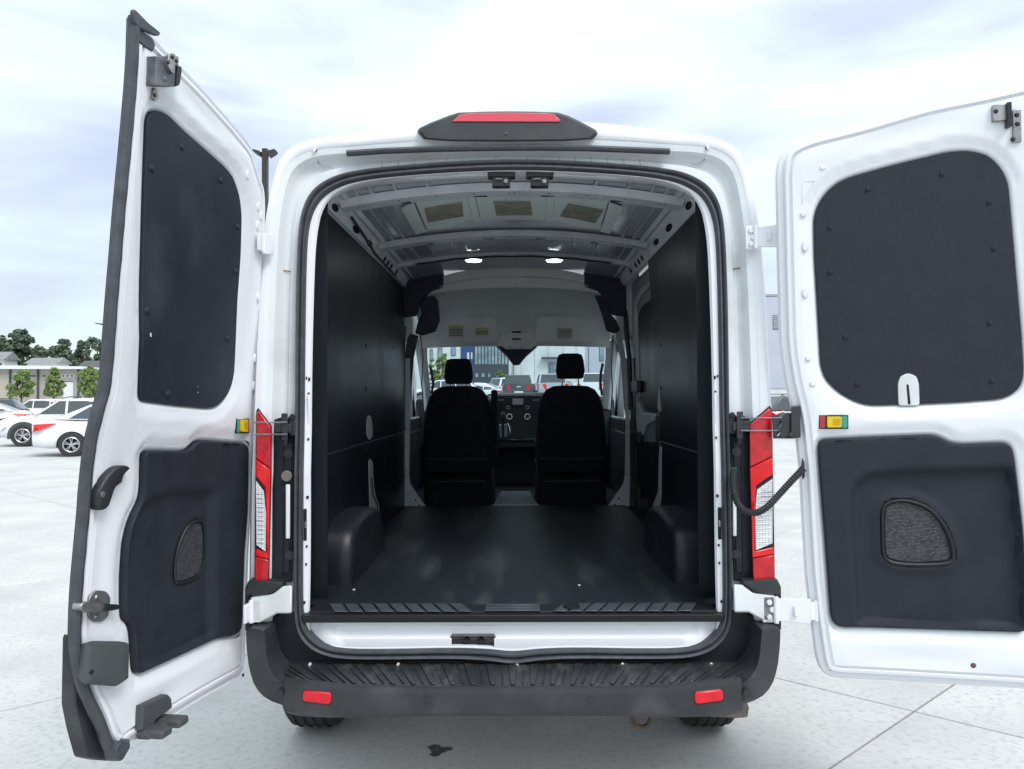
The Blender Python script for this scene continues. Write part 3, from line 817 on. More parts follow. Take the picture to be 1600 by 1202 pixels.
wheel(van, -.935, 1.0, .365, .235, -1); wheel(van, .905, 1.0, .365, .235, 1)
wheel(van, -.90, 4.40, .36, .235, -1); wheel(van, .90, 4.40, .36, .235, 1)

FZ = 0.797
mb = MB()
mb.hexa([Vector(p) for p in ((-.76, -.004, .765), (.755, -.004, .765), (.755, .03, .765), (-.76, .03, .765), (-.76, -.010, .792), (.755, -.010, .792), (.755, .03, .797), (-.76, .03, .797))])
mb.box(-.745, .74, .02, .115, .78, .7985)
sp = mb.build('sill_plate', M['silldark'], van, bevel=.002)
random.seed(5)
n = 26
for i in range(n):
    x = -.70 + i * 1.40 / (n - 1)
    k = -1 if x > 0 else 1
    if abs(x) < .09: continue
    w = .0235
    a = [Vector((x - w - k * .03, .006, .8)), Vector((x + w - k * .03, .006, .8)), Vector((x + w - k * .075 , .108, .8005)), Vector((x - w - k * .075, .108, .8005))]
    if min(p.x for p in a) < -.73 or max(p.x for p in a) > .725: continue
    mb = MB(); mb.prism(a, [p + Vector((0, 0, .004)) for p in a]); mb.build('tread_pad', M['sill'], sp, bevel=.0015, seg=1)
for y0 in (.012, .045, .08):
    mb = MB(); mb.box(-.10, .10, y0, y0 + .022, .8, .804); mb.build('tread_pad', M['sill'], sp, bevel=.0015, seg=1)
c_ = atZ(893, 948, .806)
mb = MB(); mb.cyl(c_, c_ + Vector((0, 0, .006)), .03, 20); mb.build('sill_cap', M['silldark'], sp)

# white panel below the sill with latch recess
def lowz(x, base): return base
mb = MB()
cells = 60
zrow = [.764, .752, .742, .712, .700, .665, .648]
yoff = [.000, .000, .016, .016, .000, .000, .004]
hx0, hx1, hz0, hz1 = onR(705, 1000).x, onR(772, 1000).x, onR(740, 1018.5).z, onR(740, 997).z
xs = sorted(set([-.755 + 1.51 * i / cells for i in range(cells + 1)] + [hx0, hx1]))
zrow2 = sorted(set(zrow + [hz0, hz1]), reverse=True)
def yo(z, x):
    for (a, ya), (b, yb) in zip(zip(zrow, yoff), list(zip(zrow, yoff))[1:]):
        if b <= z <= a:
            t = (z - b) / (a - b); y = yb * (1 - t) + ya * t; break
    else: y = yoff[-1]
    return y * (1 - sm(.60, .70, abs(x))) + .022 * sm(.66, .74, abs(x)) + .018
idx = {}
for i, x in enumerate(xs):
    for j, z in enumerate(zrow2):
        idx[i, j] = len(mb.v); mb.v.append(Vector((x, yo(z, x), z)))
for i in range(len(xs) - 1):
    for j in range(len(zrow2) - 1):
        xc, zc = (xs[i] + xs[i + 1]) / 2, (zrow2[j] + zrow2[j + 1]) / 2
        if hx0 < xc < hx1 and hz0 < zc < hz1: continue
        mb.f.append((idx[i, j], idx[i + 1, j], idx[i + 1, j + 1], idx[i, j + 1])); mb.k.append(0)
lp = weld(mb.build('rear_sill_panel', M['paint'], van))
mb = MB()
mb.box(hx0 - .004, hx1 + .004, .060, .064, hz0 - .004, hz1 + .004); mb.box(hx0 - .005, hx0, .02, .06, hz0, hz1); mb.box(hx1, hx1 + .005, .02, .06, hz0, hz1); mb.box(hx0, hx1, .02, .06, hz0 - .005, hz0); mb.box(hx0, hx1, .02, .06, hz1, hz1 + .005)
lr = mb.build('latch_recess', M['dullsteel'], van, smooth=False)
mb = MB()
for t in (.34, .68):
    x = hx0 + (hx1 - hx0) * t; mb.cyl((x, .025, (hz0 + hz1) / 2 + .004), (x, .06, (hz0 + hz1) / 2 + .004), .008, 12)
    mb.box(x - .011, x + .011, .045, .058, hz0 + .006, hz0 + .026)
mb.tube([(hx0 + .01, .04, (hz0 + hz1) / 2 + .004), (hx1 - .01, .04, (hz0 + hz1) / 2 - .002)], .003, 6)
mb.build('striker_bolt', M['darksteel'], lr)

# holes in the flange, both sides
for s in (-1, 1):
    for (px_, py_, w, h) in ((1117, 590, .003, .006), (1121, 588, .002, .005), (1118, 612, .003, .003), (1119, 684, .003, .004), (1121, 775, .004, .005), (1123, 852, .003, .004), (1124, 880, .003, .004), (1127, 940, .003, .005)):
        q = onR(px_, py_, .0155); mb = MB(); mb.box(s * q.x - w, s * q.x + w, q.y - .002, q.y + .006, q.z - h, q.z + h); mb.build('flange_hole', M['hole'], van, smooth=False)
    q0, q1 = onR(1122, 793, .0155), onR(1127, 843, .0155)
    mb = MB(); mb.box(min(s * q0.x - .001, s * q0.x + s * .012), max(s * q0.x - .001, s * q0.x + s * .012), q0.y - .003, q0.y + .006, q1.z, q0.z); sl = mb.build('striker_slot', M['hole'], van, bevel=.003)
    mb = MB(); mb.box(min(s * q0.x, s * q0.x + s * .008), max(s * q0.x, s * q0.x + s * .008), q0.y - .008, q0.y, (q1.z + q0.z) / 2 - .012, (q1.z + q0.z) / 2 + .012); mb.build('striker', M['steel'], sl, bevel=.003)
for s in (-1, 1):
    q = onR(1118, 640, .015); mb = MB(); mb.box(s * q.x - .004, s * q.x + .004, q.y - .003, q.y + .003, q.z - .05, q.z + .06); mb.build('flange_bead', M['paint'], van, bevel=.003)
# ================================================================== VAN INTERIOR
XW = 0.785
def roofz(x): return 2.50 - .07 * (x / .74) ** 2
# floor
mb = MB(); nx, ny = 30, 40
for i in range(nx + 1):
    for j in range(ny + 1):
        x = -.79 + 1.58 * i / nx; y = .115 + 2.62 * j / ny
        mb.v.append(Vector((x, y, FZ + .002 * noise.noise(Vector((x * 2, y * 2, 0))))))
for i in range(nx):
    for j in range(ny):
        a = i * (ny + 1) + j; mb.f.append((a, a + 1, a + ny + 2, a + ny + 1)); mb.k.append(0)
mb.build('cargo_floor', M['floor'], van)
mb = MB(); mb.box(-.98, .98, .13, 4.5, FZ - .03, FZ - .008); mb.build('floor_pan', M['hole'], van, smooth=False)

# wall liners: upper and lower panel on each side
def wallpanel(s, ring, m, name='wall_panel', th=.006, x=XW, parent=None, bevel=.0015):
    a = [Vector((s * x, y, z)) for y, z in ring]; b = [Vector((s * (x + th), y, z)) for y, z in ring]
    mb = MB(); mb.prism(a, b); return mb.build(name, m, parent or van, bevel=bevel, seg=1)
SEAM = 1.335
def yz(px, py, x): q = atX(px, py, x); return (q.y, q.z)
wallpanel(-1, [(.205, SEAM + .003), (2.72, SEAM + .003), (2.74, 2.0), (2.98, 2.30), (2.98, 2.36), (.205, 2.365)], M['wallblack'])
lowL = wallpanel(-1, [(.205, FZ), (2.68, FZ), (2.70, SEAM - .002), (.205, SEAM - .002)], M['wallblack'])
yt, zt_ = yz(1012, 407, XW); yb_, zb_ = yz(1029, 600, XW); yc, zc = yz(1031, 700, XW); 
wallpanel(1, [(.205, SEAM + .003), (yc, SEAM + .003), (yb_, zb_), (yt, 2.365), (.205, 2.365)], M['wallblack'])
lowR = wallpanel(1, [(.205, FZ), (yc + .03, FZ), (yc + .02, 1.1), (yc, SEAM - .002), (.205, SEAM - .002)], M['wallblack'])
for s in (-1, 1):
    for k, (y, z) in enumerate(((1.3, 1.85), (1.3, 1.62), (2.2, 1.9), (.5, 1.9), (.5, 1.5))):
        mb = MB(); mb.cyl((s * (XW - .004), y, z), (s * XW, y, z), .009, 10); mb.build('wall_rivet', M['black'], van)
# inner body wall behind the liners (painted)
for s in (-1, 1):
    y1 = 2.72 if s < 0 else 1.42
    mb = MB(); mb.box(*sorted((s * .795, s * .80)), .195, y1, FZ - .02, 2.37); mb.build('side_inner_panel', M['inpaint'], van, smooth=False)
# rear quarter return panel between flange and liner
for s in (-1, 1):
    mb = MB(); mb.box(*sorted((s * .715, s * .80)), .197, .203, FZ, 2.36); mb.build('quarter_return', M['wallblack'], van, smooth=False)
# cutouts in the left and right liners that show painted metal
def cut(s, px, x=XW - .002, m='inpaint', name='liner_cutout'):
    a = [atX(u, v, s * x) for u, v in px]; mb = MB(); mb.prism(a, [p + Vector((s * .004, 0, 0)) for p in a]); return mb.build(name, M[m], van, bevel=.001, seg=1)
Z4 = lambda L: [(450 + a / 3.004, 560 + b / 3.004) for a, b in L]
cut(-1, Z4([(372, 285), (376, 270), (382, 267), (392, 280), (397, 320), (397, 362), (390, 380), (379, 381), (371, 360), (370, 320)]))
cut(-1, Z4([(379, 488), (383, 474), (391, 474), (398, 492), (402, 560), (405, 610), (415, 655), (427, 690), (431, 740), (433, 822), (418, 770), (392, 730), (384, 700)]))
mb = MB(); mb.tube([atX(u, v, -(XW - .006)) for u, v in Z4([(393, 560), (399, 640), (420, 690), (424, 760), (430, 800)])], .003, 6); mb.build('wiring_strand', M['rubber'], van)
Z5 = lambda L: [(960 + a / 2.146, 400 + b / 2.146) for a, b in L]
cut(1, Z5([(150, 640), (157, 640), (156, 800), (150, 862), (128, 868), (130, 832), (146, 790)]))
cut(1, Z5([(149, 440), (152, 480), (156, 520), (150, 525), (143, 510)]))

# rear header, cant rails, roof skin
NX = 40
xs = [-.74 + 1.48 * i / NX for i in range(NX + 1)]
def arc(y, dz, half=.74, n=NX): return [Vector((-half + 2 * half * i / n, y, roofz(-half + 2 * half * i / n) + dz)) for i in range(n + 1)]
mb = MB()
rows = [arc(.19, .0), arc(.7, .004), arc(1.4, .006), arc(2.1, .0), arc(2.72, -.01)]
for a, b in zip(rows, rows[1:]): mb.strip(a, b)
weld(mb.build('roof_skin', M['roofskin'], van))
mb = MB()
seq = [(.135, -.062), (.20, -.058), (.235, -.040), (.265, -.036), (.30, -.004)]
rows = [arc(y, dz + .008) for y, dz in seq]
for a, b in zip(rows, rows[1:]): mb.strip(a, b)
weld(mb.build('rear_header', M['bow'], van))
def bow(y, w, h, name='roof_bow', holes=9, m='bow'):
    mb = MB()
    sec_ = [(-w * .5 - .02, -.001), (-w * .5, -h * .45), (-w * .38, -h), (w * .38, -h), (w * .5, -h * .45), (w * .5 + .02, -.001)]
    rows = [arc(y + a, b, .745) for a, b in sec_]
    for a, b in zip(rows, rows[1:]): mb.strip(a, b)
    o = weld(mb.build(name, M[m], van))
    mb = MB()
    for k in range(holes):
        x = -.66 + 1.32 * k / (holes - 1)
        for dx in ((-.012, .012) if k % 4 == 0 else (0,)):
            c = Vector((x + dx, y - w * .12, roofz(x + dx) - h - .0015)); mb.cyl(c, c + Vector((0, 0, .004)), .0042, 8)
    for x in (-.48, -.14, .16, .47):
        c = Vector((x, y + w * .22, roofz(x) - h - .001)); mb.box(c.x - .03, c.x + .03, c.y - .006, c.y + .006, c.z - .001, c.z + .003)
    mb.build('bow_hole', M['hole'], o)['kind'] = 'stuff'
    return o
bow(.60, .13, .028); bow(1.52, .12, .026); bow(2.12, .07, .022, holes=7)
# pressed stiffening ribs in the roof skin
for (y0, y1) in ((.74, 1.42), (1.62, 2.04), (.30, .50)):
    for x in (-.66, -.60, -.50, -.36, .36, .50, .60, .66):
        if (y0, y1) == (.74, 1.42) and abs(x) < .55: continue
        mb = MB(); z = roofz(x) - .002
        mb.tube([(x, y0, z + .006), (x, y0 + .03, z), (x, y1 - .03, z), (x, y1, z + .006)], .010, 6); mb.build('roof_swage', M['roofskin'], van)
# reflections in the roof skin built as pale panels and strips, plus beige rectangles
def roofquad(name, pts, dz, th, m, parent=van):
    a = [atZ(u, v, 2.48) for u, v in pts]
    a = [Vector((p.x, p.y, 0)) for p in a]
    out = MB(); n = 8
    # bilinear patch following the roof arc
    for lay in (0, 1):
        for i in range(n + 1):
            for j in range(3):
                t, u = i / n, j / 2
                p = (a[0] * (1 - t) + a[1] * t) * (1 - u) + (a[3] * (1 - t) + a[2] * t) * u
                out.v.append(Vector((p.x, p.y, roofz(p.x) + dz + (th if lay else 0))))
    for i in range(n):
        for j in range(2):
            q = i * 3 + j; out.f.append((q, q + 3, q + 4, q + 1)); out.k.append(0)
    for lst in ([i * 3 for i in range(n + 1)], [i * 3 + 2 for i in range(n + 1)], [0, 1, 2], [n * 3, n * 3 + 1, n * 3 + 2]):
        for p, q in zip(lst, lst[1:]): out.f.append((p, q, q + (n + 1) * 3, p + (n + 1) * 3)); out.k.append(0)
    return out.build(name, m, parent)
for q in ([(648, 309), (728, 304), (738, 346), (668, 355)], [(742, 304), (854, 304), (852, 346), (752, 346)], [(868, 304), (950, 310), (936, 354), (864, 346)]):
    roofquad('roof_reflection_panel', q, -.010, .004, M['pale'])
for q in ([(729, 304), (741, 304), (751, 346), (739, 346)], [(855, 304), (867, 304), (863, 346), (853, 346)], [(952, 311), (973, 316), (952, 357), (938, 355)], [(627, 317), (646, 310), (666, 356), (650, 358)]):
    roofquad('roof_reflection_strip', q, -.016, .008, M['pale'])
for q in ([(663, 321), (722, 316), (724, 338), (669, 343)], [(771, 317), (829, 317), (832, 338), (776, 339)], [(888, 318), (943, 323), (930, 344), (875, 338)]):
    roofquad('roof_patch', q, -.014, .003, M['pad'])
# cant rails with oval openings
for s in (-1, 1):
    mb = MB()
    def rl(y): return [Vector((s * .800, y, 2.36)), Vector((s * .786, y, 2.366)), Vector((s * .775, y, 2.372)), Vector((s * .752, y, 2.418)), Vector((s * .735, y, 2.430)), Vector((s * .715, y, 2.424)), Vector((s * .700, y, 2.44))]
    mb.strip(rl(.195), rl(.6)); mb.strip(rl(.6), rl(2.72)); rail = weld(mb.build('cant_rail', M['bow'], van))
    for px_, py_, rx, rz in ((1077, 321, .075, .030), (1046, 352, .10, .026), (1026, 377, .09, .024)):
        q = atX(px_, py_, .7655); c = q.y
        mb = MB(); ring = []
        for k in range(20):
            a = 2 * PI * k / 20; dy, t = rx * math.cos(a) * .7, .5 + .30 * math.sin(a)
            ring.append(Vector((s * (.775 - .023 * t - .0015), c + dy, 2.372 + .046 * t)))
        mb.prism(ring, [p + Vector((s * .004, 0, .001)) for p in ring]); mb.build('rail_opening', M['hole'], rail)
    for y in (1.75, 1.87, 1.99, 2.2):
        mb = MB(); ring = []
        for k in range(12):
            a = 2 * PI * k / 12; ring.append(Vector((s * (.775 - .0115 - .010 * math.sin(a) * .8 - .0015), y + .03 * math.cos(a), 2.395 + .02 * math.sin(a) * .8)))
        mb.prism(ring, [p + Vector((s * .004, 0, .001)) for p in ring]); mb.build('rail_opening', M['hole'], rail)
# chrome-like cable / bright edge along the left rail
mb = MB(); mb.tube([(-.777, .21, 2.372), (-.777, 1.0, 2.371), (-.775, 1.7, 2.372), (-.775, 2.9, 2.362)], .0035, 6); mb.build('liner_edge_trim', M['trimlight'], van)
mb = MB(); mb.tube([(-.74, .75, 2.405), (-.75, 1.1, 2.392), (-.77, 1.5, 2.378), (-.772, 2.2, 2.372)], .007, 7); mb.build('wiring_loom', M['rubber'], van)
mb = MB()
mb.tube([Vector((-.62 + .124 * k, 2.07 + (.015 if k % 2 else 0), roofz(-.62 + .124 * k) - .030)) for k in range(11)], .006, 6)
mb.build('roof_wiring', M['rubber'], van)

# latch strikers hanging from the header
for px0, px1 in ((762, 805), (822, 865)):
    a = atY(px0, 264, .16); b = atY(px1, 277, .16)
    mb = MB(); mb.box(a.x, b.x, .15, .20, b.z, a.z)
    c = atY(px0 + 7, 277, .16); d = atY(px1 - 8, 292, .16)
    mb.box(c.x, d.x, .152, .19, d.z, c.z + .001)
    h = mb.build('striker_housing', M['rubber'], van, bevel=.004)
    mb = MB(); mb.tube([(c.x + .010, .150, (c.z + d.z) / 2 + .006), (c.x + .018, .143, (c.z + d.z) / 2 + .008), (c.x + .034, .143, (c.z + d.z) / 2 + .008), (c.x + .040, .150, (c.z + d.z) / 2 + .006)], .0028, 6)
    mb.cyl((d.x - .016, .146, (c.z + d.z) / 2), (d.x - .016, .152, (c.z + d.z) / 2), .008, 14)
    mb.build('striker_loop', M['steel'], h)

# dome lights
for px_ in (740, 866):
    q = atZ(px_, 407, 2.462)
    mb = MB()
    def ell(z, r): return [Vector((q.x + .062 * r * math.cos(2 * PI * k / 24), q.y + .055 * r * math.sin(2 * PI * k / 24), z)) for k in range(24)]
    zr = roofz(q.x) - .022
    mb.prism(ell(zr - .008, 1), ell(zr, 1.1)); h = mb.build('dome_light', M['trimlight'], van)
    mb = MB(); mb.prism(ell(zr - .014, .75), ell(zr - .007, .85)); mb.build('lit_lens', M['led'], h)

# headliner of the cab
mb = MB()
def hl(y, zc, drop, half): return [Vector((-half + 2 * half * i / 24, y, zc - drop * abs(-1 + 2 * i / 24) ** 2.4)) for i in range(25)]
rows = [hl(2.64, 2.50, .06, .50), hl(2.64, 2.436, .05, .50), hl(2.66, 2.424, .05, .50)]
for a, b in zip(rows, rows[1:]): mb.strip(a, b)
weld(mb.build('headliner_lip', M['headliner'], van))
mb = MB()
secs = [(2.66, 2.428, .06, .52), (2.69, 2.362, .05, .62), (2.78, 2.350, .07, .72), (2.95, 2.325, .09, .74), (3.10, 2.29, .10, .745), (3.22, 2.23, .09, .75), (3.30, 2.14, .06, .755), (3.335, 2.05, .03, .76), (3.35, 1.985, .015, .765), (3.45, 2.0, .01, .80)]
rows = [hl(*q) for q in secs]
for a, b in zip(rows, rows[1:]): mb.strip(a, b)
weld(mb.build('headliner', M['headliner'], van), .0005)
# dark shoulder pieces at both sides of the headliner
for s in (-1, 1):
    mb = MB()
    pl = [(-.50, 2.50), (-.50, 2.36), (-.60, 2.33), (-.66, 2.27), (-.70, 2.16), (-.80, 2.15), (-.80, 2.50)] if s < 0 else [(.50, 2.50), (.50, 2.36), (.60, 2.33), (.66, 2.27), (.70, 2.16), (.80, 2.15), (.80, 2.50)]
    a = [Vector((x, 2.665, z)) for x, z in pl]; mb.prism(a, [p + Vector((0, .05, 0)) for p in a]); mb.build('headliner_shoulder', M['navy'], van, bevel=.008)
    # belt bracket cover, curved
    L = [(671, 452), (684, 470), (687, 500), (680, 518), (660, 524), (648, 521), (652, 505), (659, 490), (655, 472), (645, 458), (655, 450)] if s < 0 else [(930, 462), (942, 446), (968, 450), (962, 466), (953, 478), (956, 492), (964, 502), (969, 516), (962, 521), (948, 517), (941, 490)]
    a = [atY(u, v, 2.74) for u, v in L]; mb = MB(); mb.prism(a, [p + Vector((0, .05, 0)) for p in a]); mb.build('belt_cover', M['navy'], van, bevel=.012, seg=3)
    if s > 0:
        L = [(968, 450), (975, 446), (981, 520), (984, 600), (978, 600), (972, 540)]
    # B pillar inner plate
    L = [(632, 560), (640, 560), (640.5, 657), (639, 742), (641, 757), (665, 792.5), (629, 796)] if s < 0 else [(976, 560), (984, 560), (984.5, 757), (984, 794), (949, 792), (974, 757), (977, 742), (978, 657)]
    a = [atY(u, v, 2.735) for u, v in L]; mb = MB(); mb.prism(a, [p + Vector((0, .03, 0)) for p in a]); bp = mb.build('pillar_plate', M['inpaint'], van, bevel=.003)
    for u, v in (((634, 670), (634, 697), (634, 736), (634, 745), (649, 782), (655, 790)) if s < 0 else ((980, 633), (980, 668), (980, 734), (980, 742), (967, 779), (961, 789))):
        c = atY(u, v, 2.733); mb = MB(); mb.cyl(c, c + Vector((0, .006, 0)), .0075 if v > 770 else .005, 10); mb.build('plate_hole', M['darksteel'], bp)
    L = [(641, 521), (653, 525), (646, 560), (640, 640), (633, 640), (632, 560), (636, 530)] if s < 0 else [(962, 524), (968, 507), (978, 560), (984, 620), (984, 660), (976, 640), (970, 560)]
    a = [atY(u, v, 2.78) for u, v in L]; mb = MB(); mb.prism(a, [p + Vector((0, .03, 0)) for p in a]); mb.build('pillar_trim', M['trimlight' if s > 0 else 'dash'], van, bevel=.004)
    # A pillar cover with grab handle
    L = [(653, 525), (668, 538), (668, 560), (672, 600), (676, 640), (668, 640), (661, 590), (655, 550)] if s < 0 else [(962, 525), (946, 538), (946, 560), (943, 585), (940, 640), (951, 640), (955, 590), (960, 550)]
    a = [atY(u, v, 3.40) for u, v in L]; mb = MB(); mb.prism(a, [p + Vector((s * .04, .12, -.02)) for p in a]); ap = mb.build('front_pillar_cover', M['trimlight'], van, bevel=.008)
    L = [(672, 572), (675, 585), (677, 600), (674, 616), (671, 600)] if s < 0 else [(942, 568), (939, 582), (938, 600), (941, 618), (944, 595)]
    mb = MB(); mb.tube([atY(u, v, 3.36) for u, v in L[:4]], .011, 8); mb.build('grab_handle', M['navy'], ap)
# cab door inner trims with window frames
for s in (-1, 1):
    mb = MB(); mb.box(*sorted((s * .84, s * .93)), 2.85, 4.2, .60, 1.40); mb.box(*sorted((s * .83, s * .845)), 2.95, 4.1, .80, 1.30)
    d_ = mb.build('cab_door_trim', M['dash'], van, bevel=.02)
    mb = MB(); mb.tube([(s * .85, 2.9, 1.40), (s * .85, 4.1, 1.40)], .012, 8); mb.build('window_ledge', M['trimlight'], d_)
    mb = MB(); mb.tube([(s * .92, 2.93, 1.40), (s * .90, 2.93, 2.04), (s * .87, 3.42, 2.04), (s * .92, 4.15, 1.42)], .02, 8); mb.build('window_surround', M['dash'], d_)
    # seat belt strap
    mb = MB(); mb.tube([atY(u, v, 2.77) for u, v in (((657, 524), (661, 560), (659, 600), (663, 660), (664, 720)) if s < 0 else ((958, 524), (955, 570), (957, 610), (953, 660), (951, 720)))], .012, 6, rf=lambda i: (.016, .004)); mb.build('seat_belt', M['navy'], van)
    mb = MB(); mb.hexa([Vector((s * a, b, c)) for a, b, c in ((.80, 2.70, 2.00), (.93, 2.70, 2.00), (.90, 3.44, 2.0), (.82, 3.44, 2.0), (.72, 2.70, 2.46), (.90, 2.70, 2.46), (.85, 3.44, 2.2), (.76, 3.44, 2.2))]); mb.build('side_header_trim', M['headliner'], van, bevel=.01)
mb = MB(); mb.box(-.9, .9, 4.26, 4.3, .70, 1.44); mb.build('firewall', M['navy'], van, smooth=False)
# floor of the cab
mb = MB(); mb.box(-.84, .84, 2.735, 4.3, .70, .778); mb.build('cab_floor', M['navy'], van, smooth=False)
mb = MB()
a = [Vector((-.155, 2.75, .800)), Vector((.165, 2.75, .800)), Vector((.12, 3.55, .800)), Vector((-.12, 3.55, .800))]
mb.prism([p - Vector((0, 0, .02)) for p in a], a); rp = mb.build('cab_step_mat', M['ribplate'], van, bevel=.003)
for k in range(12):
    y = 2.80 + k * .06; w = .15 - .035 * (y - 2.75) / .8; mb = MB(); mb.box(-w, w + .005, y, y + .018, .800, .806); mb.build('mat_rib', M['ribplate'], rp, bevel=.002, seg=1)
mb = MB(); mb.box(-.16, .17, 2.744, 2.752, .795, .803); mb.build('mat_edge', M['trimlight'], rp)

# right side: sliding door seen from inside
sd = MB(); sd.box(.845, .875, 1.43, 2.80, FZ - .02, 2.38)
sd = sd.build('sliding_door', mat('shadow_grey_door_paint', (.26, .28, .31), .4, bump=.05), van, smooth=False)  # base colour darkened to hold the shade on this door
def onSD(L, x0, th, name, m, bev=.004):
    a = [atX(u, v, x0) for u, v in L]; mb = MB(); mb.prism(a, [p + Vector((th, 0, 0)) for p in a]); return mb.build(name, M[m], sd, bevel=bev)
onSD([(997, 493), (1003, 478), (1014, 470), (1040, 440), (1045, 590), (1026, 645), (1008, 641), (1001, 620)], .838, .006, 'blanking_panel', 'wallblack')
onSD([(990, 470), (1000, 452), (1016, 438), (1016, 446), (1001, 462), (993, 480), (998, 620), (993, 640), (989, 560)], .830, .014, 'door_frame_bead', 'inpaint')
onSD([(994, 622), (1003, 645), (1022, 647), (1026, 655), (1010, 664), (1006, 680), (996, 678), (993, 650)], .832, .012, 'handle_recess', 'bow')
onSD([(996, 690), (1030, 690), (1030, 820), (996, 820)], .836, .008, 'lower_trim', 'wallblack')
onSD([(984, 560), (992, 560), (992, 795), (985, 795)], .826, .02, 'door_edge_post', 'silldark')
for v in (604, 684, 770):
    onSD([(984, v - 9), (995, v - 9), (995, v + 9), (984, v + 9)], .80, .03, 'door_stop', 'rubber')
onSD([(1024, 648), (1031, 650), (1031, 690), (1024, 690)], .79, .03, 'door_pull', 'rubber')
mb = MB(); mb.tube([atX(u, v, .80) for u, v in ((975, 440), (979, 520), (983, 560), (986, 640))], .017, 8); mb.build('door_aperture_seal', M['rubber'], van)
mb = MB(); mb.box(.78, .90, 1.40, 2.8, FZ - .12, FZ - .05); mb.build('side_step', M['silldark'], van, smooth=False)

# wheel arch covers
def arch(s):
    x0, x1 = s * .784, s * .665
    rows = []
    prof_ = [(.42, FZ - .01), (.425, .88), (.45, .97), (.50, 1.025), (.60, 1.05), (.80, 1.055), (1.00, 1.045), (1.12, 1.00), (1.20, .92), (1.24, FZ - .01)]
    pr = chaikin(prof_, 2, False)
    mb = MB()
    def ring(x, k):
        cy, cz = .82, FZ
        return [Vector((x, cy + (y - cy) * k, cz + (z - cz) * (k if z > cz else 1))) for y, z in pr]
    rs = [ring(x0, 1.0), ring(s * .72, 1.0), ring(s * .69, .985), ring(s * .672, .95), ring(x1, .89)]
    for a, b in zip(rs, rs[1:]): mb.strip(a, b)
    mb.f.append(tuple(range(len(mb.v) - len(pr), len(mb.v)))); mb.k.append(0)
    return weld(mb.build('wheel_arch_cover', M['black'], van))
for s in (-1, 1): arch(s)

# seats
def loft(secs, n=28, p=3.2):      # secs: (z, cx, cy, half_w, half_d)
    mb = MB(); rings = []
    for z, cx, cy, hw, hd in secs:
        r_ = []
        for k in range(n):
            a = 2 * PI * k / n; c, s_ = math.cos(a), math.sin(a)
            r_.append(Vector((cx + hw * math.copysign(abs(c) ** (2 / p), c), cy + hd * math.copysign(abs(s_) ** (2 / p), s_), z)))
        rings.append(r_)
    for a, b in zip(rings, rings[1:]): mb.strip(a, b, True)
    mb.f.append(tuple(range(n))); mb.k.append(0)
    mb.f.append(tuple(range(len(mb.v) - n, len(mb.v)))); mb.k.append(0)
    return mb
def seat(cx, hdz, name):
    ys = 2.86
    st_ = loft([(.99, cx, ys + .26, .235, .26), (1.03, cx, ys + .26, .25, .28), (1.12, cx, ys + .26, .25, .28), (1.15, cx, ys + .26, .23, .26)]).build(name, M['seat'], van)
    loft([(.79, cx, ys + .20, .265, .22), (.90, cx, ys + .20, .262, .215), (1.02, cx, ys + .22, .255, .21)], p=6).build('seat_pedestal', M['seat'], st_)
    b = loft([(1.00, cx, ys + .02, .20, .05), (1.03, cx, ys, .25, .075), (1.15, cx, ys, .262, .085), (1.35, cx, ys + .01, .256, .085), (1.50, cx, ys + .02, .24, .08), (1.58, cx, ys + .03, .215, .075), (1.63, cx, ys + .035, .18, .065), (1.655, cx, ys + .04, .13, .05), (1.66, cx, ys + .04, .08, .03)]).build('backrest', M['seat'], st_)
    z = 1.675 + hdz
    loft([(z, cx, ys + .05, .082, .035), (z + .008, cx, ys + .05, .098, .045), (z + .06, cx, ys + .05, .108, .052), (z + .14, cx, ys + .05, .099, .048), (z + .178, cx, ys + .055, .086, .04), (z + .188, cx, ys + .055, .06, .028)], p=4).build('headrest', M['seat'], st_)
    for dx in (-.06, .06):
        mb = MB(); mb.cyl((cx + dx, ys + .05, 1.62), (cx + dx, ys + .05, z + .01), .006, 8); mb.build('headrest_post', M['chrome'], st_)
    for zz_ in (1.10, 1.24):
        mb = MB(); mb.cyl((cx + (.25 if cx < 0 else -.25), ys + .02, zz_), (cx + (.268 if cx < 0 else -.268), ys + .02, zz_), .018, 12); mb.build('recliner_knob', M['dash'], st_)
    mb = MB(); mb.tube([(cx - .23, ys - .075, 1.13), (cx, ys - .088, 1.125), (cx + .23, ys - .075, 1.13)], .004, 6); mb.tube([(cx - .20, ys - .06, .96), (cx + .2, ys - .06, .965)], .006, 6); mb.build('seat_piping', M['dash'], st_)
    mb = MB(); mb.box(cx - .09, cx - .05, ys + .0, ys + .02, .835, .843); mb.box(cx + .04, cx + .075, ys + .0, ys + .02, .85, .858); mb.build('seat_bolt', M['steel'], st_)
    return st_
seat(-.415, 0.0, 'seat'); seat(.415, .035, 'seat')
mb = MB(); mb.box(-.172, -.125, 2.84, 2.92, 1.08, 1.63); mb.build('raised_armrest', M['seat'], van, bevel=.015, seg=3)

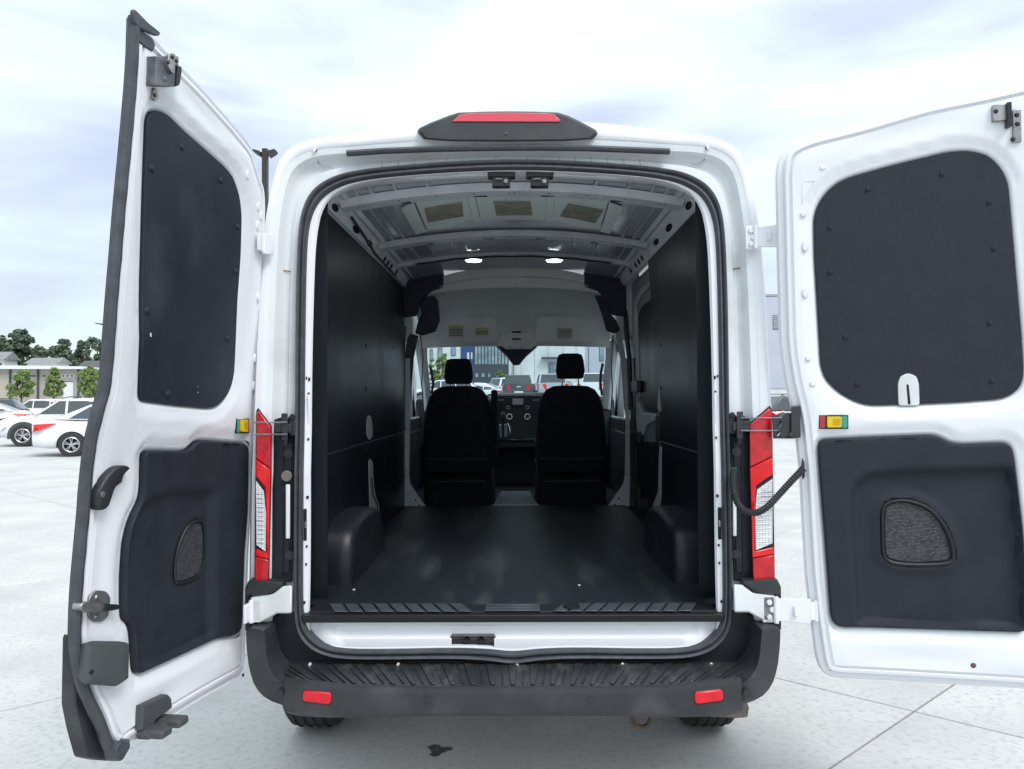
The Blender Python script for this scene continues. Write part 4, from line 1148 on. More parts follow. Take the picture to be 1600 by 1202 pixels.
# dashboard
DY = 3.92
mb = MB()
dp = [(-.88, 1.50), (-.88, 1.0), (.88, 1.0), (.88, 1.50)]
mb.hexa([Vector(p) for p in ((-.88, DY, 1.12), (.88, DY, 1.12), (.88, 4.30, 1.12), (-.88, 4.30, 1.12), (-.88, DY + .06, 1.575), (.88, DY + .06, 1.575), (.88, 4.25, 1.46), (-.88, 4.25, 1.46))])
dash = mb.build('dashboard', M['dash'], van, bevel=.03, seg=3)
def dquad(L, y, th, name, m, bev=.004, parent=dash):
    a = [atY(u, v, y) for u, v in L]; mb = MB(); mb.prism(a, [p + Vector((0, th, 0)) for p in a]); return mb.build(name, M[m], parent, bevel=bev)
dquad([(770, 614), (845, 614), (846, 620), (842, 690), (800, 690), (775, 690)], DY - .03, .1, 'centre_stack', 'dash', .01)
dquad([(768, 615), (858, 613), (862, 616), (858, 619), (768, 619)], DY - .04, .15, 'dash_top_tray', 'trimlight', .004)
dquad([(792, 621), (826, 621), (826, 636), (792, 636)], DY - .04, .02, 'screen_bezel', 'navy')
dquad([(800.5, 623), (817.5, 623), (817.5, 632.5), (800.5, 632.5)], DY - .045, .01, 'radio_screen', 'screen', .001)
for u, v, r_ in ((794, 637, .014), (824, 637, .014), (796, 651, .023), (824, 651, .023)):
    c = atY(u, v, DY - .05); mb = MB(); mb.tube([c + Vector((r_ * math.cos(a), 0, r_ * math.sin(a))) for a in [2 * PI * k / 16 for k in range(16)]], .003, 5, closed=True); kn = mb.build('control_knob', M['chrome' if r_ > .02 else 'trimlight'], dash)
    mb = MB(); mb.cyl(c, c + Vector((0, .03, 0)), r_ * .85, 16); mb.build('knob_cap', M['dash'], dash)
for x0 in (776, 832):
    for k in range(7):
        v = 625 + k * 3.6
        dquad([(x0, v), (x0 + 11, v - .6), (x0 + 11, v + .7), (x0, v + 1.2)], DY - .042, .012, 'vent_slat', 'trimlight' if k in (0,) else 'navy', .0005)
mb = MB(); mb.tube([atY(u, v, DY - .10) for u, v in ((793, 661), (796, 668), (798, 687.5), (812, 687.5), (838, 685.5))], .005, 6); mb.build('bin_trim', M['chrome'], dash)
c = atY(786, 652, 3.72); mb = MB(); mb.tube([c + Vector((0, 0, -.18)), c + Vector((0, 0, -.04)), c, c + Vector((0, 0, .03)), c + Vector((0, 0, .045))], .02, 12, rf=lambda i: (.009, .012, .024, .022, .010)[i]); mb.build('gear_lever', M['dash'], dash)
dquad([(780, 663), (792, 663), (793, 682), (781, 684)], 3.74, .05, 'gear_surround', 'trimlight', .006)
# steering wheel
mb = MB(); mb.tube([Vector((-.44 + .19 * math.cos(a), 3.62 + .07 * math.sin(a), 1.42 + .175 * math.sin(a))) for a in [2 * PI * k / 36 for k in range(36)]], .014, 8, closed=True)
mb.box(-.60, -.28, 3.63, 3.66, 1.41, 1.44); mb.build('steering_wheel', M['navy'], van)
# overhead console, mirror housing, visors
c0 = [(782, 520), (835, 520), (840, 536), (830, 545), (790, 545), (779, 536)]
a = [atY(u, v, 3.30) for u, v in c0]; mb = MB(); mb.prism(a, [p + Vector((0, .08, 0)) for p in a]); oc = mb.build('overhead_console', M['headliner'], van, bevel=.01, seg=3)
for u in (797, 816):
    c = atY(u, 543, 3.294); mb = MB(); mb.box(c.x - .022, c.x + .022, c.y - .006, c.y + .01, c.z - .006, c.z + .005); mb.build('map_light', M['label'], oc, bevel=.002)
for v in (519, 530):
    c = atY(807, v, 3.296); mb = MB(); mb.box(c.x - .035, c.x + .035, c.y - .004, c.y + .01, c.z - .006, c.z + .006); mb.build('console_switch', M['hole'], oc)
mp_ = [(772, 537), (843, 537), (822, 556), (811, 569), (802, 569), (792, 556)]
a = [atY(u, v, 3.46) for u, v in mp_]; mb = MB(); mb.prism(a, [p + Vector((0, .05, -.01)) for p in a]); mb.build('mirror_mount', M['navy'], van, bevel=.004)
def visor(x0, x1, lx):
    L = [(x0, 500), (x0 + 6, 494), (x1 - 6, 494), (x1, 500), (x1 + 2, 530), (x1 - 2, 535), (x0 + 2, 535), (x0 - 3, 530)]
    a = [atY(u, v, 3.27 + (.0 if v > 520 else -.06)) for u, v in L]; mb = MB(); mb.prism(a, [p + Vector((0, .02, .002)) for p in a]); vz = mb.build('sun_visor', M['headliner'], van, bevel=.007, seg=3)
    return vz
vl = visor(690, 776, 0); vr = visor(838, 930, 0)
def lab(L, parent, rows):
    fy = lambda v: 3.205 + .06 * (v - 494) / 41
    a = [atY(u, v, fy(v) - .004) for u, v in L]; mb = MB(); mb.prism(a, [p + Vector((0, .003, 0)) for p in a]); o = mb.build('warning_label', M['label'], parent, smooth=False)
    u0, u1, v0 = L[0][0], L[1][0], L[0][1]
    for (dv, h, mm) in rows:
        q = [(u0 + 1, v0 + dv), (u1 - 1, v0 + dv), (u1 - 1, v0 + dv + h), (u0 + 1, v0 + dv + h)]
        a = [atY(u, v, fy(v) - .006) for u, v in q]; mb = MB(); mb.prism(a, [p + Vector((0, .002, 0)) for p in a]); b = mb.build('label_band', M[mm], parent, smooth=False)
lab([(701, 509), (724, 509), (724, 527), (701, 527)], vl, [(0, 3, 'labely'), (5, .8, 'dash'), (7.5, .8, 'dash'), (10, .8, 'dash'), (12.5, .8, 'dash'), (15, .8, 'dash')])
lab([(743, 512), (763, 512), (763, 524), (743, 524)], vl, [(0, 4.5, 'labely'), (6, 1, 'dash'), (9, .8, 'dash')])
lab([(871, 512), (894, 512), (894, 530), (871, 530)], vr, [(0, 2, 'label'), (4, .8, 'dash'), (7, .8, 'dash'), (10, .8, 'dash'), (13, .8, 'dash')])

for px_, py_ in ((553, 922), (1102, 912), (905, 915)):
    c = atZ(px_, py_, FZ + .003); m_ = MB(); m_.prism([c + Vector((.006 * math.cos(a), .008 * math.sin(a), 0)) for a in (0, 1.3, 2.4, 3.9, 5)], [c + Vector((.006 * math.cos(a), .008 * math.sin(a), .003)) for a in (0, 1.3, 2.4, 3.9, 5)]); m_.build('floor_crumb', M['jamb'], van, smooth=False)

# seams, screws and scuffs of the wall liners
for s_ in (-1, 1):
    for y in ([.35, .8, 1.25, 1.7, 2.15, 2.6] if s_ < 0 else [.35, .75, 1.15]):
        for z in (SEAM + .035, SEAM - .035, 2.33):
            m_ = MB(); m_.cyl((s_ * (XW - .0025), y, z), (s_ * XW, y, z), .006, 8); m_.build('liner_screw', M['darksteel'], van)
# ================================================================== REAR DOORS
def interp(tab, z):
    if z <= tab[0][0]: return tab[0][1]
    for (a, va), (b, vb) in zip(tab, tab[1:]):
        if z <= b: t = (z - a) / (b - a); return va + (vb - va) * t
    return tab[-1][1]
class Door:
    def __init__(d, H, ang, inner, nh=((0, 0),), nl=((0, 0),), width=.8):
        d.H = Vector((H[0], H[1], 0)); d.u = Vector((math.cos(R(ang)), math.sin(R(ang)), 0))
        d.w = Vector((-d.u.y, d.u.x, 0)) * inner       # unit normal pointing at the inner (visible) side
        d.nh, d.nl, d.W = nh, nl, width
    def bend(d, s, z):
        t = max(-.1, min(1.25, s / d.W))
        a = interp(d.nh, z); b = interp(d.nl, z)
        return a + (b - a) * t
    def P(d, s, z, off=0.0): return d.H + d.u * s + d.w * (off - d.bend(s, z)) + Vector((0, 0, z))
    def sz(d, px, py, off=0.0):
        r = ray(px, py); n = off
        for _ in range(10):
            o = d.H + d.w * n
            t = (o - CAM).dot(d.w) / r.dot(d.w)
            p = CAM + r * t; s = (p - d.H).dot(d.u); z = p.z
            n = off - d.bend(s, z)
        return (s, z)
    def L(d, pts, off=0.0): return [d.sz(a, b, off) for a, b in pts]

def zz(sc, ox, oy, L): return [(ox + a / sc, oy + b / sc) for a, b in L]
def ringstack(mb, D, base, rings):
    """rings: list of (inset, height) on base polygon"""
    R_ = [[D.P(s, z, h) for s, z in inset(base, i)] for i, h in rings]
    for a, b in zip(R_, R_[1:]): mb.strip(a, b, True)
def door_panel(D, outline, holes, name, flange, step=.022, bulge=0.0):
    out = ccw(resample(roundpoly(outline, .05), step))
    hs = [ccw(resample(roundpoly(h, .022), step * .55)) for h in holes]
    mb = MB()
    ringstack(mb, D, out, flange)
    hr = [(0, 0), (-.004, -.001)]
    inner = inset(out, flange[-1][0]); h0 = flange[-1][1]
    hb = [inset(h, -.016) for h in hs]
    def relief(s, z):           # pressed band round the openings and a shallow waist pressing
        d = min(sdf((s, z), h) for h in hb); e = -sdf((s, z), inner)
        return h0 - (.011 * (1 - sm(.008, .026, d)) + .005 * math.sin(s * 9 + 1) * math.sin(z * 7) * sm(.03, .09, d)) * sm(0, .03, e)
    sheet(mb, inner, hb, lambda s, z: D.P(s, z, relief(s, z)), .016)
    h0 = h0 - .011
    for h in hs:
        ringstack(mb, D, h, [(-.016, h0), (-.011, h0 - .0012), (-.004, h0 - .006), (.003, h0 - .014), (.008, h0 - .022)])
        dp_ = .022 if h is hs[0] else .046
        if dp_ > .03: ringstack(mb, D, h, [(.008, h0 - .022), (.009, h0 - dp_)])
        sheet(mb, inset(h, .009 if dp_ > .03 else .008), [], (lambda q: lambda s, z: D.P(s, z, h0 - q))(dp_), .06)
    # outer skin
    oo = inset(out, flange[0][0])
    sheet(mb, oo, [], lambda s, z: D.P(s, z, flange[0][1] - (bulge * sm(0, .06, -sdf((s, z), oo)) if bulge else 0)), .04 if bulge else .06)
    return mb, out, hs
def plate(D, poly, h0, h1, name, m, parent, bevel=.002, step=.012, rnd=1, disp=None, grid=0, rings=None):
    """a sheet-like part with thickness following the door's curvature"""
    p = ccw(resample(roundpoly(poly, .009 * rnd) if rnd else poly, step))
    mb = MB()
    rings = rings or [(0, h0), (0, h1 - bevel), (bevel, h1)]
    ringstack(mb, D, p, rings)
    ins = inset(p, rings[-1][0])
    f = (lambda s, z: D.P(s, z, h1 + (disp(s, z) * sm(.0, .016, -sdf((s, z), ins) - .0005) if disp else 0)))
    sheet(mb, ins, [], f, grid or .05)
    o = mb.build(name, m, parent, angle=50); return weld(o)
def stud(D, s, z, h, r, name, m, parent, t=.003, n=12):
    a = D.P(s, z, h); b = D.P(s, z, h + t)
    mb = MB(); mb.cyl(a, b, r, n, r2=r * .6); return mb.build(name, m, parent)
FL = [(0, -.052), (-.003, -.048), (0, -.025), (.004, -.021), (.021, -.020), (.024, -.008), (.028, -.001), (.038, .001), (.041, -.009), (.048, -.009), (.051, .0)]

# ---------------------------------------------------------------- right door
DR = Door((.975, -.04), -13.0, -1)
rdoor_out = DR.L([(1215, 300), (1214, 262), (1221, 236), (1236, 221), (1263, 209), (1350, 187), (1450, 157), (1549, 137), (1625, 119), (1650, 118), (1662, 135), (1668, 300), (1680, 600), (1694, 900), (1696, 1040), (1690, 1080), (1668, 1087), (1600, 1080), (1487, 1073), (1390, 1067), (1294, 1062), (1281, 1046), (1275, 1012), (1270, 975), (1261, 900), (1252, 740), (1243, 650), (1230, 600), (1221, 540), (1217, 400)])
rwin = DR.L([(1273, 400), (1272, 340), (1278, 318), (1290, 300), (1308, 284), (1331, 274), (1400, 255), (1483, 235), (1516, 233), (1546, 240), (1566, 259), (1578, 283), (1583, 336), (1599, 520), (1603, 580), (1600, 600), (1590, 614), (1567, 624), (1500, 629), (1437, 632), (1359, 634), (1337, 628), (1312, 614), (1291, 594), (1283, 572), (1280, 520)])
rtrim = DR.L([(1278, 692), (1284, 687), (1350, 684), (1459, 680), (1472, 684), (1484, 692), (1503, 695), (1575, 692), (1583, 699), (1587, 722), (1600, 829), (1610, 960), (1606, 986), (1596, 989), (1569, 988), (1350, 981), (1312, 981), (1301, 974), (1298, 959), (1290, 850), (1281, 740)])
mb, r_o, r_h = door_panel(DR, rdoor_out, [rwin, rtrim], 'rear_door', FL)
rd = weld(mb.build('rear_door', M['paint'], van)); tag(rd, 'right rear door swung fully round beside the van, window opening blanked with a black panel')
plate(DR, inset(r_h[0], .002), -.020, -.009, 'window_blank', M['trim'], rd, step=.02, rnd=0)
for a, b in ((1356, 296), (1472, 272), (1546, 316), (1297, 356), (1553, 388), (1297, 425), (1547, 505), (1321, 527), (1340, 600), (1550, 595)):
    s, z = DR.sz(a, b, -.009); stud(DR, s, z, -.009, .010, 'panel_rivet', M['trim'], rd, .005)
# keyhole slot tab
tab = DR.L([(1404, 634), (1403, 600), (1407, 588), (1419, 583), (1432, 588), (1436, 600), (1437, 634)], -.006)
plate(DR, tab, -.012, -.006, 'slot_tab', M['jamb'], rd, step=.006)
plate(DR, DR.L([(1416.5, 602), (1418, 600), (1420, 602), (1423, 632), (1419, 632)], -.005), -.006, -.0045, 'tab_slit', M['hole'], rd, .0003, .004, 0)
# lower trim with moulded dent
dent = DR.L([(1326, 800), (1330, 762), (1346, 744), (1374, 735), (1480, 731), (1760, 722), (1770, 1100), (1346, 1100), (1338, 960)], 0)
gr_ = DR.L([(1379, 805), (1382, 791), (1392, 783), (1419, 780), (1450, 790), (1471, 807), (1488, 835), (1497, 870), (1492, 882), (1474, 886), (1430, 887), (1397, 884), (1383, 876), (1380, 860)], 0)
gr_ = ccw(resample(chaikin(gr_, 2), .01)); dent = chaikin(dent, 2)
def rdisp(s, z):
    d1 = sdf((s, z), dent); d2 = sdf((s, z), gr_)
    return -.030 * (1 - sm(-.030, .006, d1)) + .010 * (1 - sm(.0, .045, d2)) * (1 - sm(-.03, 0, d1)) - .012 * (1 - sm(-.006, .004, d2))
plate(DR, inset(r_h[1], .001), -.018, .002, 'lower_trim_panel', M['trim'], rd, step=.014, rnd=0, disp=rdisp, grid=.011, rings=[(0, -.018), (0, -.003), (.003, .001), (.006, .002)])
plate(DR, inset(gr_, .012), -.036, -.026, 'speaker_grille', M['grille'], rd, step=.01, rnd=0)
mb = MB(); mb.tube([DR.P(s, z, -.020) for s, z in inset(gr_, .004)], .0055, 6, closed=True); mb.build('grille_rim', M['silldark'], rd)
# interior release switch
def switch(D, x0, x1, y0, y1, parent, flip):
    q = lambda a, b, c, d_: D.L([(a, b), (c, b), (c, d_), (a, d_)], .002)
    w = x1 - x0
    plate(D, q(x0 - 1.5, y0 - 1.5, x1 + 1.5, y1 + 1.5), -.002, .003, 'switch_bezel', M['silldark'], parent, .001, .008, 0)
    c1, c2 = ('greenpl', 'redpl') if flip else ('redpl', 'greenpl')
    plate(D, q(x0, y0, x0 + w * .2, y1), .002, .0045, 'switch_end', M[c1], parent, .0005, .008, 0)
    plate(D, q(x1 - w * .2, y0, x1, y1), .002, .0045, 'switch_end', M[c2], parent, .0005, .008, 0)
    plate(D, q(x0 + w * .25, y0 + 1, x0 + w * .78, y1 - 1), .002, .012, 'release_slider', M['yellow'], parent, .001, .008, 0)
    plate(D, q(x0 + w * .45, y0 + 4, x0 + w * .74, y1 - 4), .002, .0125, 'slider_recess', mat('amber_plastic', (.55, .33, .01), .4), parent, .0003, .006, 0)
switch(DR, 1281, 1324, 650, 669, rd, False)
# top latch
def boxD(D, s0, s1, z0, z1, h0, h1, mb):
    v = [D.P(s, z, h) for s in (s0, s1) for z in (z0, z1) for h in (h0, h1)]
    mb.add(v, [(0, 1, 3, 2), (4, 6, 7, 5), (0, 4, 5, 1), (2, 3, 7, 6), (0, 2, 6, 4), (1, 5, 7, 3)])
s0, z1 = DR.sz(1550, 165, .01); s1, z0 = DR.sz(1572, 189, .01)
mb = MB(); boxD(DR, s0, s1, z0, z1, .0, .018, mb); lt = mb.build('door_latch', M['steel'], rd, bevel=.002)
mb = MB(); s2, z2 = DR.sz(1582, 172, .01); s3, z3 = DR.sz(1596, 222, .01); boxD(DR, s2, s3, z3, z2, 0, .012, mb); 
s4, z4 = DR.sz(1570, 163, .01); s5, z5 = DR.sz(1578, 200, .01)
mb.build('latch_plate', M['steel'], rd, bevel=.002)
mb = MB(); boxD(DR, s4, s5, z5, z4, 0, .03, mb); mb.build('latch_jaw', M['darksteel'], rd, bevel=.002)
for a, b in ((1590, 179), (1591, 193), (1584, 217), (1556, 174)):
    s, z = DR.sz(a, b, .018); stud(DR, s, z, .012 if a > 1570 else .018, .008, 'latch_bolt', M['darksteel'], rd, .004)
# pressed bosses and dimples
for a, b in ((1258, 385), (1258, 458), (1281 - 26, 335), (1263, 560), (1270, 600), (1285, 262)):
    s, z = DR.sz(a, b); plate(DR, [(s + .011 * math.cos(t), z + (.020 if b in (385, 458) else .011) * math.sin(t)) for t in [2 * PI * k / 14 for k in range(14)]], -.002, .006, 'pressed_boss', M['paint'], rd, .004, .006, 0)
s, z = DR.sz(1521, 1040); stud(DR, s, z, 0, .009, 'drain_plug', mat('rust_brown_plug', (.12, .06, .06), .7), rd, .003)
s, z = DR.sz(1299, 1046, -.01); plate(DR, [(s - .005, z - .005), (s + .005, z - .005), (s + .005, z + .005), (s - .005, z + .005)], -.012, -.009, 'drain_hole', M['darksteel'], rd, .0005, .005, 0)
tri = DR.L([(1253, 285), (1273, 283), (1254, 318)]); mb = MB(); mb.tube([DR.P(s, z, .0005) for s, z in tri], .002, 5, closed=True); mb.build('pressed_gusset', M['paint'], rd)

# ---------------------------------------------------------------- left door
LH = ((.55, .085), (1.0, .085), (1.5, .065), (2.0, .03), (2.5, .0))
LL = ((.50, .145), (1.05, .160), (1.25, .150), (1.40, .130), (1.55, .098), (1.75, .070), (2.1, .045), (2.5, .015), (2.8, .0))
DL = Door((-.915, .03), 262.5, 1, LH, LL, .74)
O1 = lambda L: zz(3.005, 80, 0, L)
O2 = lambda L: zz(3.005, 80, 400, L)
O3 = lambda L: zz(2.99, 80, 800, L)
free = [(209, 30), (207, 100), (199, 200), (186, 333), (181, 400), (175, 466), (168, 566), (164, 606), (156, 633), (147, 666), (140, 700), (133, 766), (131, 800), (123, 884), (119, 934), (117, 1001), (121, 1034), (128, 1068), (142, 1101), (159, 1134), (167, 1161), (177, 1176)]
hing = [(188, 1186), (196, 1171), (214, 1159), (314, 1096), (364, 1067), (381, 1057), (387, 1040), (388, 1017), (391, 934), (394, 860), (397, 800), (401, 733), (404, 646), (409, 533), (414, 420), (419, 360), (420, 316), (418, 293), (411, 274), (403, 246), (396, 226), (363, 185), (313, 128), (266, 80), (240, 52), (222, 33)]
ldoor_out = DL.L(free + hing)
lwin = DL.L(O1([(450, 1000), (458, 760), (465, 560), (480, 525), (510, 512), (560, 530), (640, 610), (830, 780), (870, 830), (900, 920), (910, 1010), (905, 1202)]) + O2([(890, 200), (875, 550), (860, 620), (830, 675), (790, 712), (750, 717), (600, 703), (432, 681), (440, 200)]))
ltrim = DL.L(O2([(443, 915), (440, 1080), (430, 1150), (395, 1215)]) + O3([(372, 70), (355, 150), (345, 400), (348, 505), (380, 518), (390, 580), (398, 735), (412, 758), (425, 755), (600, 675), (780, 590), (860, 578), (888, 560), (895, 500), (905, 200)]) + O2([(925, 1202), (928, 1000), (930, 895), (912, 880), (720, 866), (690, 870), (660, 905), (635, 918)]))
mb, l_o, l_h = door_panel(DL, ldoor_out, [lwin, ltrim], 'rear_door', [(0, -.020), (-.001, -.018), (0, -.014)] + FL[3:], .02, bulge=.035)
ld = weld(mb.build('rear_door', M['paint'], van)); tag(ld, 'left rear door standing open towards the camera with a thick grey seal down its free edge')
plate(DL, inset(l_h[0], .002), -.020, -.010, 'window_blank', M['blankworn'], ld, step=.02, rnd=0)
for a, b in O1([(614, 690), (475, 792), (796, 848), (877, 1066)]) + O2([(868, 74), (453, 258), (829, 388), (690, 622), (549, 648)]):
    s, z = DL.sz(a, b, -.010); stud(DL, s, z, -.010, .012, 'panel_rivet', M['trim'], ld, .006)
lg = ccw(resample(chaikin(DL.L(O3([(603, 320), (600, 270), (612, 170), (650, 78), (690, 42), (725, 38), (738, 60), (744, 140), (740, 240), (718, 298), (672, 325), (610, 338)])), 2), .01))
ldent = roundpoly(DL.L(O3([(770, -95), (772, 700), (200, 1000), (200, 220), (470, -60), (560, -95)])), .03)
def ldisp(s, z):
    d2 = sdf((s, z), lg); d1 = sdf((s, z), ldent)
    return -.022 * (1 - sm(-.03, .02, d1)) - .010 * (1 - sm(-.006, .004, d2))
plate(DL, inset(l_h[1], .001), -.018, .002, 'lower_trim_panel', M['trim'], ld, step=.014, rnd=0, disp=ldisp, grid=.012, rings=[(0, -.018), (0, -.003), (.003, .001), (.006, .002)])
plate(DL, inset(lg, .006), -.032, -.022, 'speaker_grille', M['grille'], ld, step=.01, rnd=0)
mb = MB(); mb.tube([DL.P(s, z, -.018) for s, z in inset(lg, .001)], .005, 6, closed=True); mb.build('grille_rim', M['silldark'], ld)
switch(DL, 370, 388, 655, 676, ld, True)
# thick seal on the free edge
sp_ = resample(chaikin(free, 1, False), 9, False)
mb = MB(); path = []
for a, b in sp_:
    s, z = DL.sz(a, b, -.004); path.append(DL.P(s + .003, z, -.002))
mb.tube(path, .0165, 10, rf=lambda i: .0158 + .0006 * math.sin(i * 1.1)); slv = mb.build('edge_seal', M['seal'], ld)
mb = MB(); mb.tube([p + DL.w * -.013 - DL.u * .003 for p in path], .0095, 8); mb.build('seal_lip', M['rubber'], ld)
# rubber flap at the top corner
for L, h in (([(208, 16), (212, 14), (232, 35), (251, 50), (252, 54), (247, 57), (222, 46), (210, 36)], .014), ([(204, 20), (213, 34), (226, 50), (240, 60), (244, 72), (240, 82), (228, 74), (214, 62), (206, 44)], .004)):
    plate(DL, DL.L(L, h), h - .010, h, 'corner_flap', M['seal'], ld, .003, .008, 1)
# black outer cladding seen past the seal
cl = [(106, 992), (112, 990), (116, 1004), (119, 1040), (127, 1073), (143, 1106), (160, 1140), (168, 1170), (186, 1180), (180, 1189), (150, 1188), (124, 1183), (112, 1140), (104, 1100)]
plate(DL, DL.L(cl, -.06), -.075, -.035, 'outer_cladding', M['bumper'], ld, .004, .01, 1)
plate(DL, DL.L([(190, 1160), (194, 1152), (195, 1168), (181, 1190), (174, 1186), (172, 1166), (180, 1156)], .01), -.01, .03, 'seal_end_boot', M['seal'], ld, .004, .006, 1)
# pull handle
hd = DL.L(O2([(213, 1115), (211, 1180), (222, 1194), (248, 1195), (268, 1175), (283, 1130), (295, 1092), (308, 1078), (330, 1068), (333, 1036), (350, 1015), (368, 1000), (364, 988), (345, 983), (318, 985), (292, 1000), (262, 1030), (232, 1078)]), .02)
ph = plate(DL, hd, .0, .026, 'pull_handle', M['rubber'], ld, .006, .007, 1, rings=[(0, 0), (0, .018), (.003, .024), (.007, .026)])
s, z = DL.sz(*O2([(243, 1120)])[0], .026); stud(DL, s, z, .026, .010, 'handle_screw', M['dullsteel'], ld, .003)
# upper lock box and brackets
ub = DL.L(O1([(478, 265), (585, 262), (580, 408), (474, 405)]), .02)
plate(DL, ub, .0, .030, 'lock_housing', M['dullsteel'], ld, .002, .02, 0)
plate(DL, DL.L(O1([(556, 250), (580, 250), (604, 290), (596, 300), (584, 296), (578, 316), (584, 345), (570, 350), (545, 300)]), .04), .030, .040, 'latch_bracket', M['steel'], ld, .001, .008, 1)
plate(DL, DL.L(O1([(586, 310), (604, 312), (606, 335), (596, 400), (578, 408)]), .03), .0, .036, 'latch_jaw', M['darksteel'], ld, .002, .008, 0)
plate(DL, DL.L(O1([(478, 412), (494, 412), (496, 432), (505, 450), (500, 470), (486, 476), (474, 460)]), .006), .0, .008, 'latch_tab', M['steel'], ld, .001, .006, 1)
for a, b in ((572, 268), (590, 285), (550, 292)):
    s, z = DL.sz(*O1([(a, b)])[0], .042); stud(DL, s, z, .040, .007, 'latch_bolt', M['darksteel'], ld, .004)
s, z = DL.sz(*O1([(488, 448)])[0], .01); stud(DL, s, z, .008, .007, 'latch_bolt', M['darksteel'], ld, .004)
s, z = DL.sz(*O1([(538, 372)])[0], .032); stud(DL, s, z, .030, .007, 'latch_bolt', M['dullsteel'], ld, .004)
# lower latch
plate(DL, DL.L(O3([(175, 400), (205, 366), (255, 370), (276, 400), (272, 430), (265, 490), (235, 515), (190, 512), (168, 480), (170, 430)]), .004), .0, .006, 'latch_plate', M['steel'], ld, .001, .01, 1)
plate(DL, DL.L(O3([(132, 455), (140, 425), (170, 418), (250, 428), (245, 462), (160, 470)]), .03), .006, .032, 'latch_hook', M['steel'], ld, .003, .008, 1)
plate(DL, DL.L(O3([(250, 430), (322, 432), (325, 455), (285, 462), (250, 466)]), .03), .006, .030, 'latch_jaw', M['darksteel'], ld, .003, .008, 1)
for a, b in ((215, 400), (212, 490)):
    s, z = DL.sz(*O3([(a, b)])[0], .008); stud(DL, s, z, .006, .008, 'latch_bolt', M['steel'], ld, .004)
# black cover box
cb = plate(DL, DL.L(O3([(168, 612), (200, 603), (330, 605), (366, 612), (366, 650), (362, 780), (310, 816), (160, 805)]), .04), .0, .045, 'lock_cover', M['clad'], ld, .006, .01, 0, rings=[(.016, 0), (0, .034), (.004, .042), (.010, .045)])
s, z = DL.sz(*O3([(192, 748)])[0], .046); stud(DL, s, z, .043, .009, 'cover_hole', M['hole'], ld, .0035)
# guide bracket at the bottom edge
gb = plate(DL, DL.L(O3([(405, 1020), (412, 905), (530, 850), (548, 870), (552, 915), (470, 975), (462, 1022)]), .01), .0, .022, 'guide_bracket', M['clad'], ld, .004, .01, 0)
mb = MB()
a = DL.L(O3([(450, 975), (560, 912), (655, 920), (652, 955), (610, 965), (605, 995), (580, 1020), (470, 1024)]), .05)
s_ = [p[0] for p in a]; 
zc_ = DL.sz(*O3([(500, 990)])[0], .02)[1]; sa = DL.sz(*O3([(420, 990)])[0], .02)[0]; sb = DL.sz(*O3([(555, 900)])[0], .02)[0]
for t0, t1 in ((0.02, .40), (.62, 1.0)):
    boxD(DL, sa + (sb - sa) * t0, sa + (sb - sa) * t1, zc_ - .016, zc_ + .010, .0, .085, mb)
boxD(DL, sa, sb, zc_ - .018, zc_ + .004, .0, .045, mb)
mb.build('guide_prong', M['clad'], ld, bevel=.008, seg=3)
# pressed bosses along the hinge side
for a, b in O1([(972, 970), (968, 1060), (920, 820), (985, 1015)]) + O2([(970, 190), (957, 480), (950, 610)]):
    s, z = DL.sz(a, b); plate(DL, [(s + .011 * math.cos(t), z + .018 * math.sin(t)) for t in [2 * PI * k / 14 for k in range(14)]], -.002, .006, 'pressed_boss', M['paint'], ld, .004, .006, 0)
mb = MB(); q = DL.L(O1([(934, 856), (968, 872)])); mb.tube([DL.P(s, z, .0) for s, z in q], .0018, 5); mb.build('stamped_slot', M['darksteel'], ld)
for a, b in O3([(380, 1018), (898, 762)]):
    s, z = DL.sz(a, b, -.01); plate(DL, [(s - .005, z - .005), (s + .005, z - .005), (s + .005, z + .005), (s - .005, z + .005)], -.013, -.009, 'drain_hole', M['darksteel'], ld, .0005, .005, 0)

# ---------------------------------------------------------------- hinges, check straps, cable
def hinge(s, y0, y1, xa, xm, xb, dy, name='door_hinge', bolts=True):
    """white strap hinge: plate on body corner, knuckle, arm to door"""
    a = onR(xa, (y0 + y1) / 2, -.02); z0 = onR(xa, y1, -.02).z; z1 = onR(xa, y0, -.02).z
    xq = lambda u, o=-.03: s * onR(u, (y0 + y1) / 2, o).x
    def bx_(mb, x0, x1, ya, yb, za, zb): mb.box(min(x0, x1), max(x0, x1), ya, yb, za, zb)
    py = prof((z0 + z1) / 2)
    mb = MB(); bx_(mb, xq(xa), xq(xm), py - .030, py - .018, z0, z1); h = mb.build(name, M['paint'], van, bevel=.003, seg=2)
    for t in ((.22, .5, .78) if bolts else ()):
        mb = MB(); c = Vector((xq(xa + (xm - xa) * (.42 if t != .5 else .62)), py - .030, z0 + (z1 - z0) * t)); mb.cyl(c, c - Vector((0, .007, 0)), .010, 6 if t != .5 else 14); mb.build('hinge_bolt', M['jamb'], h, bevel=.001)
    return h, py, z0, z1, xq
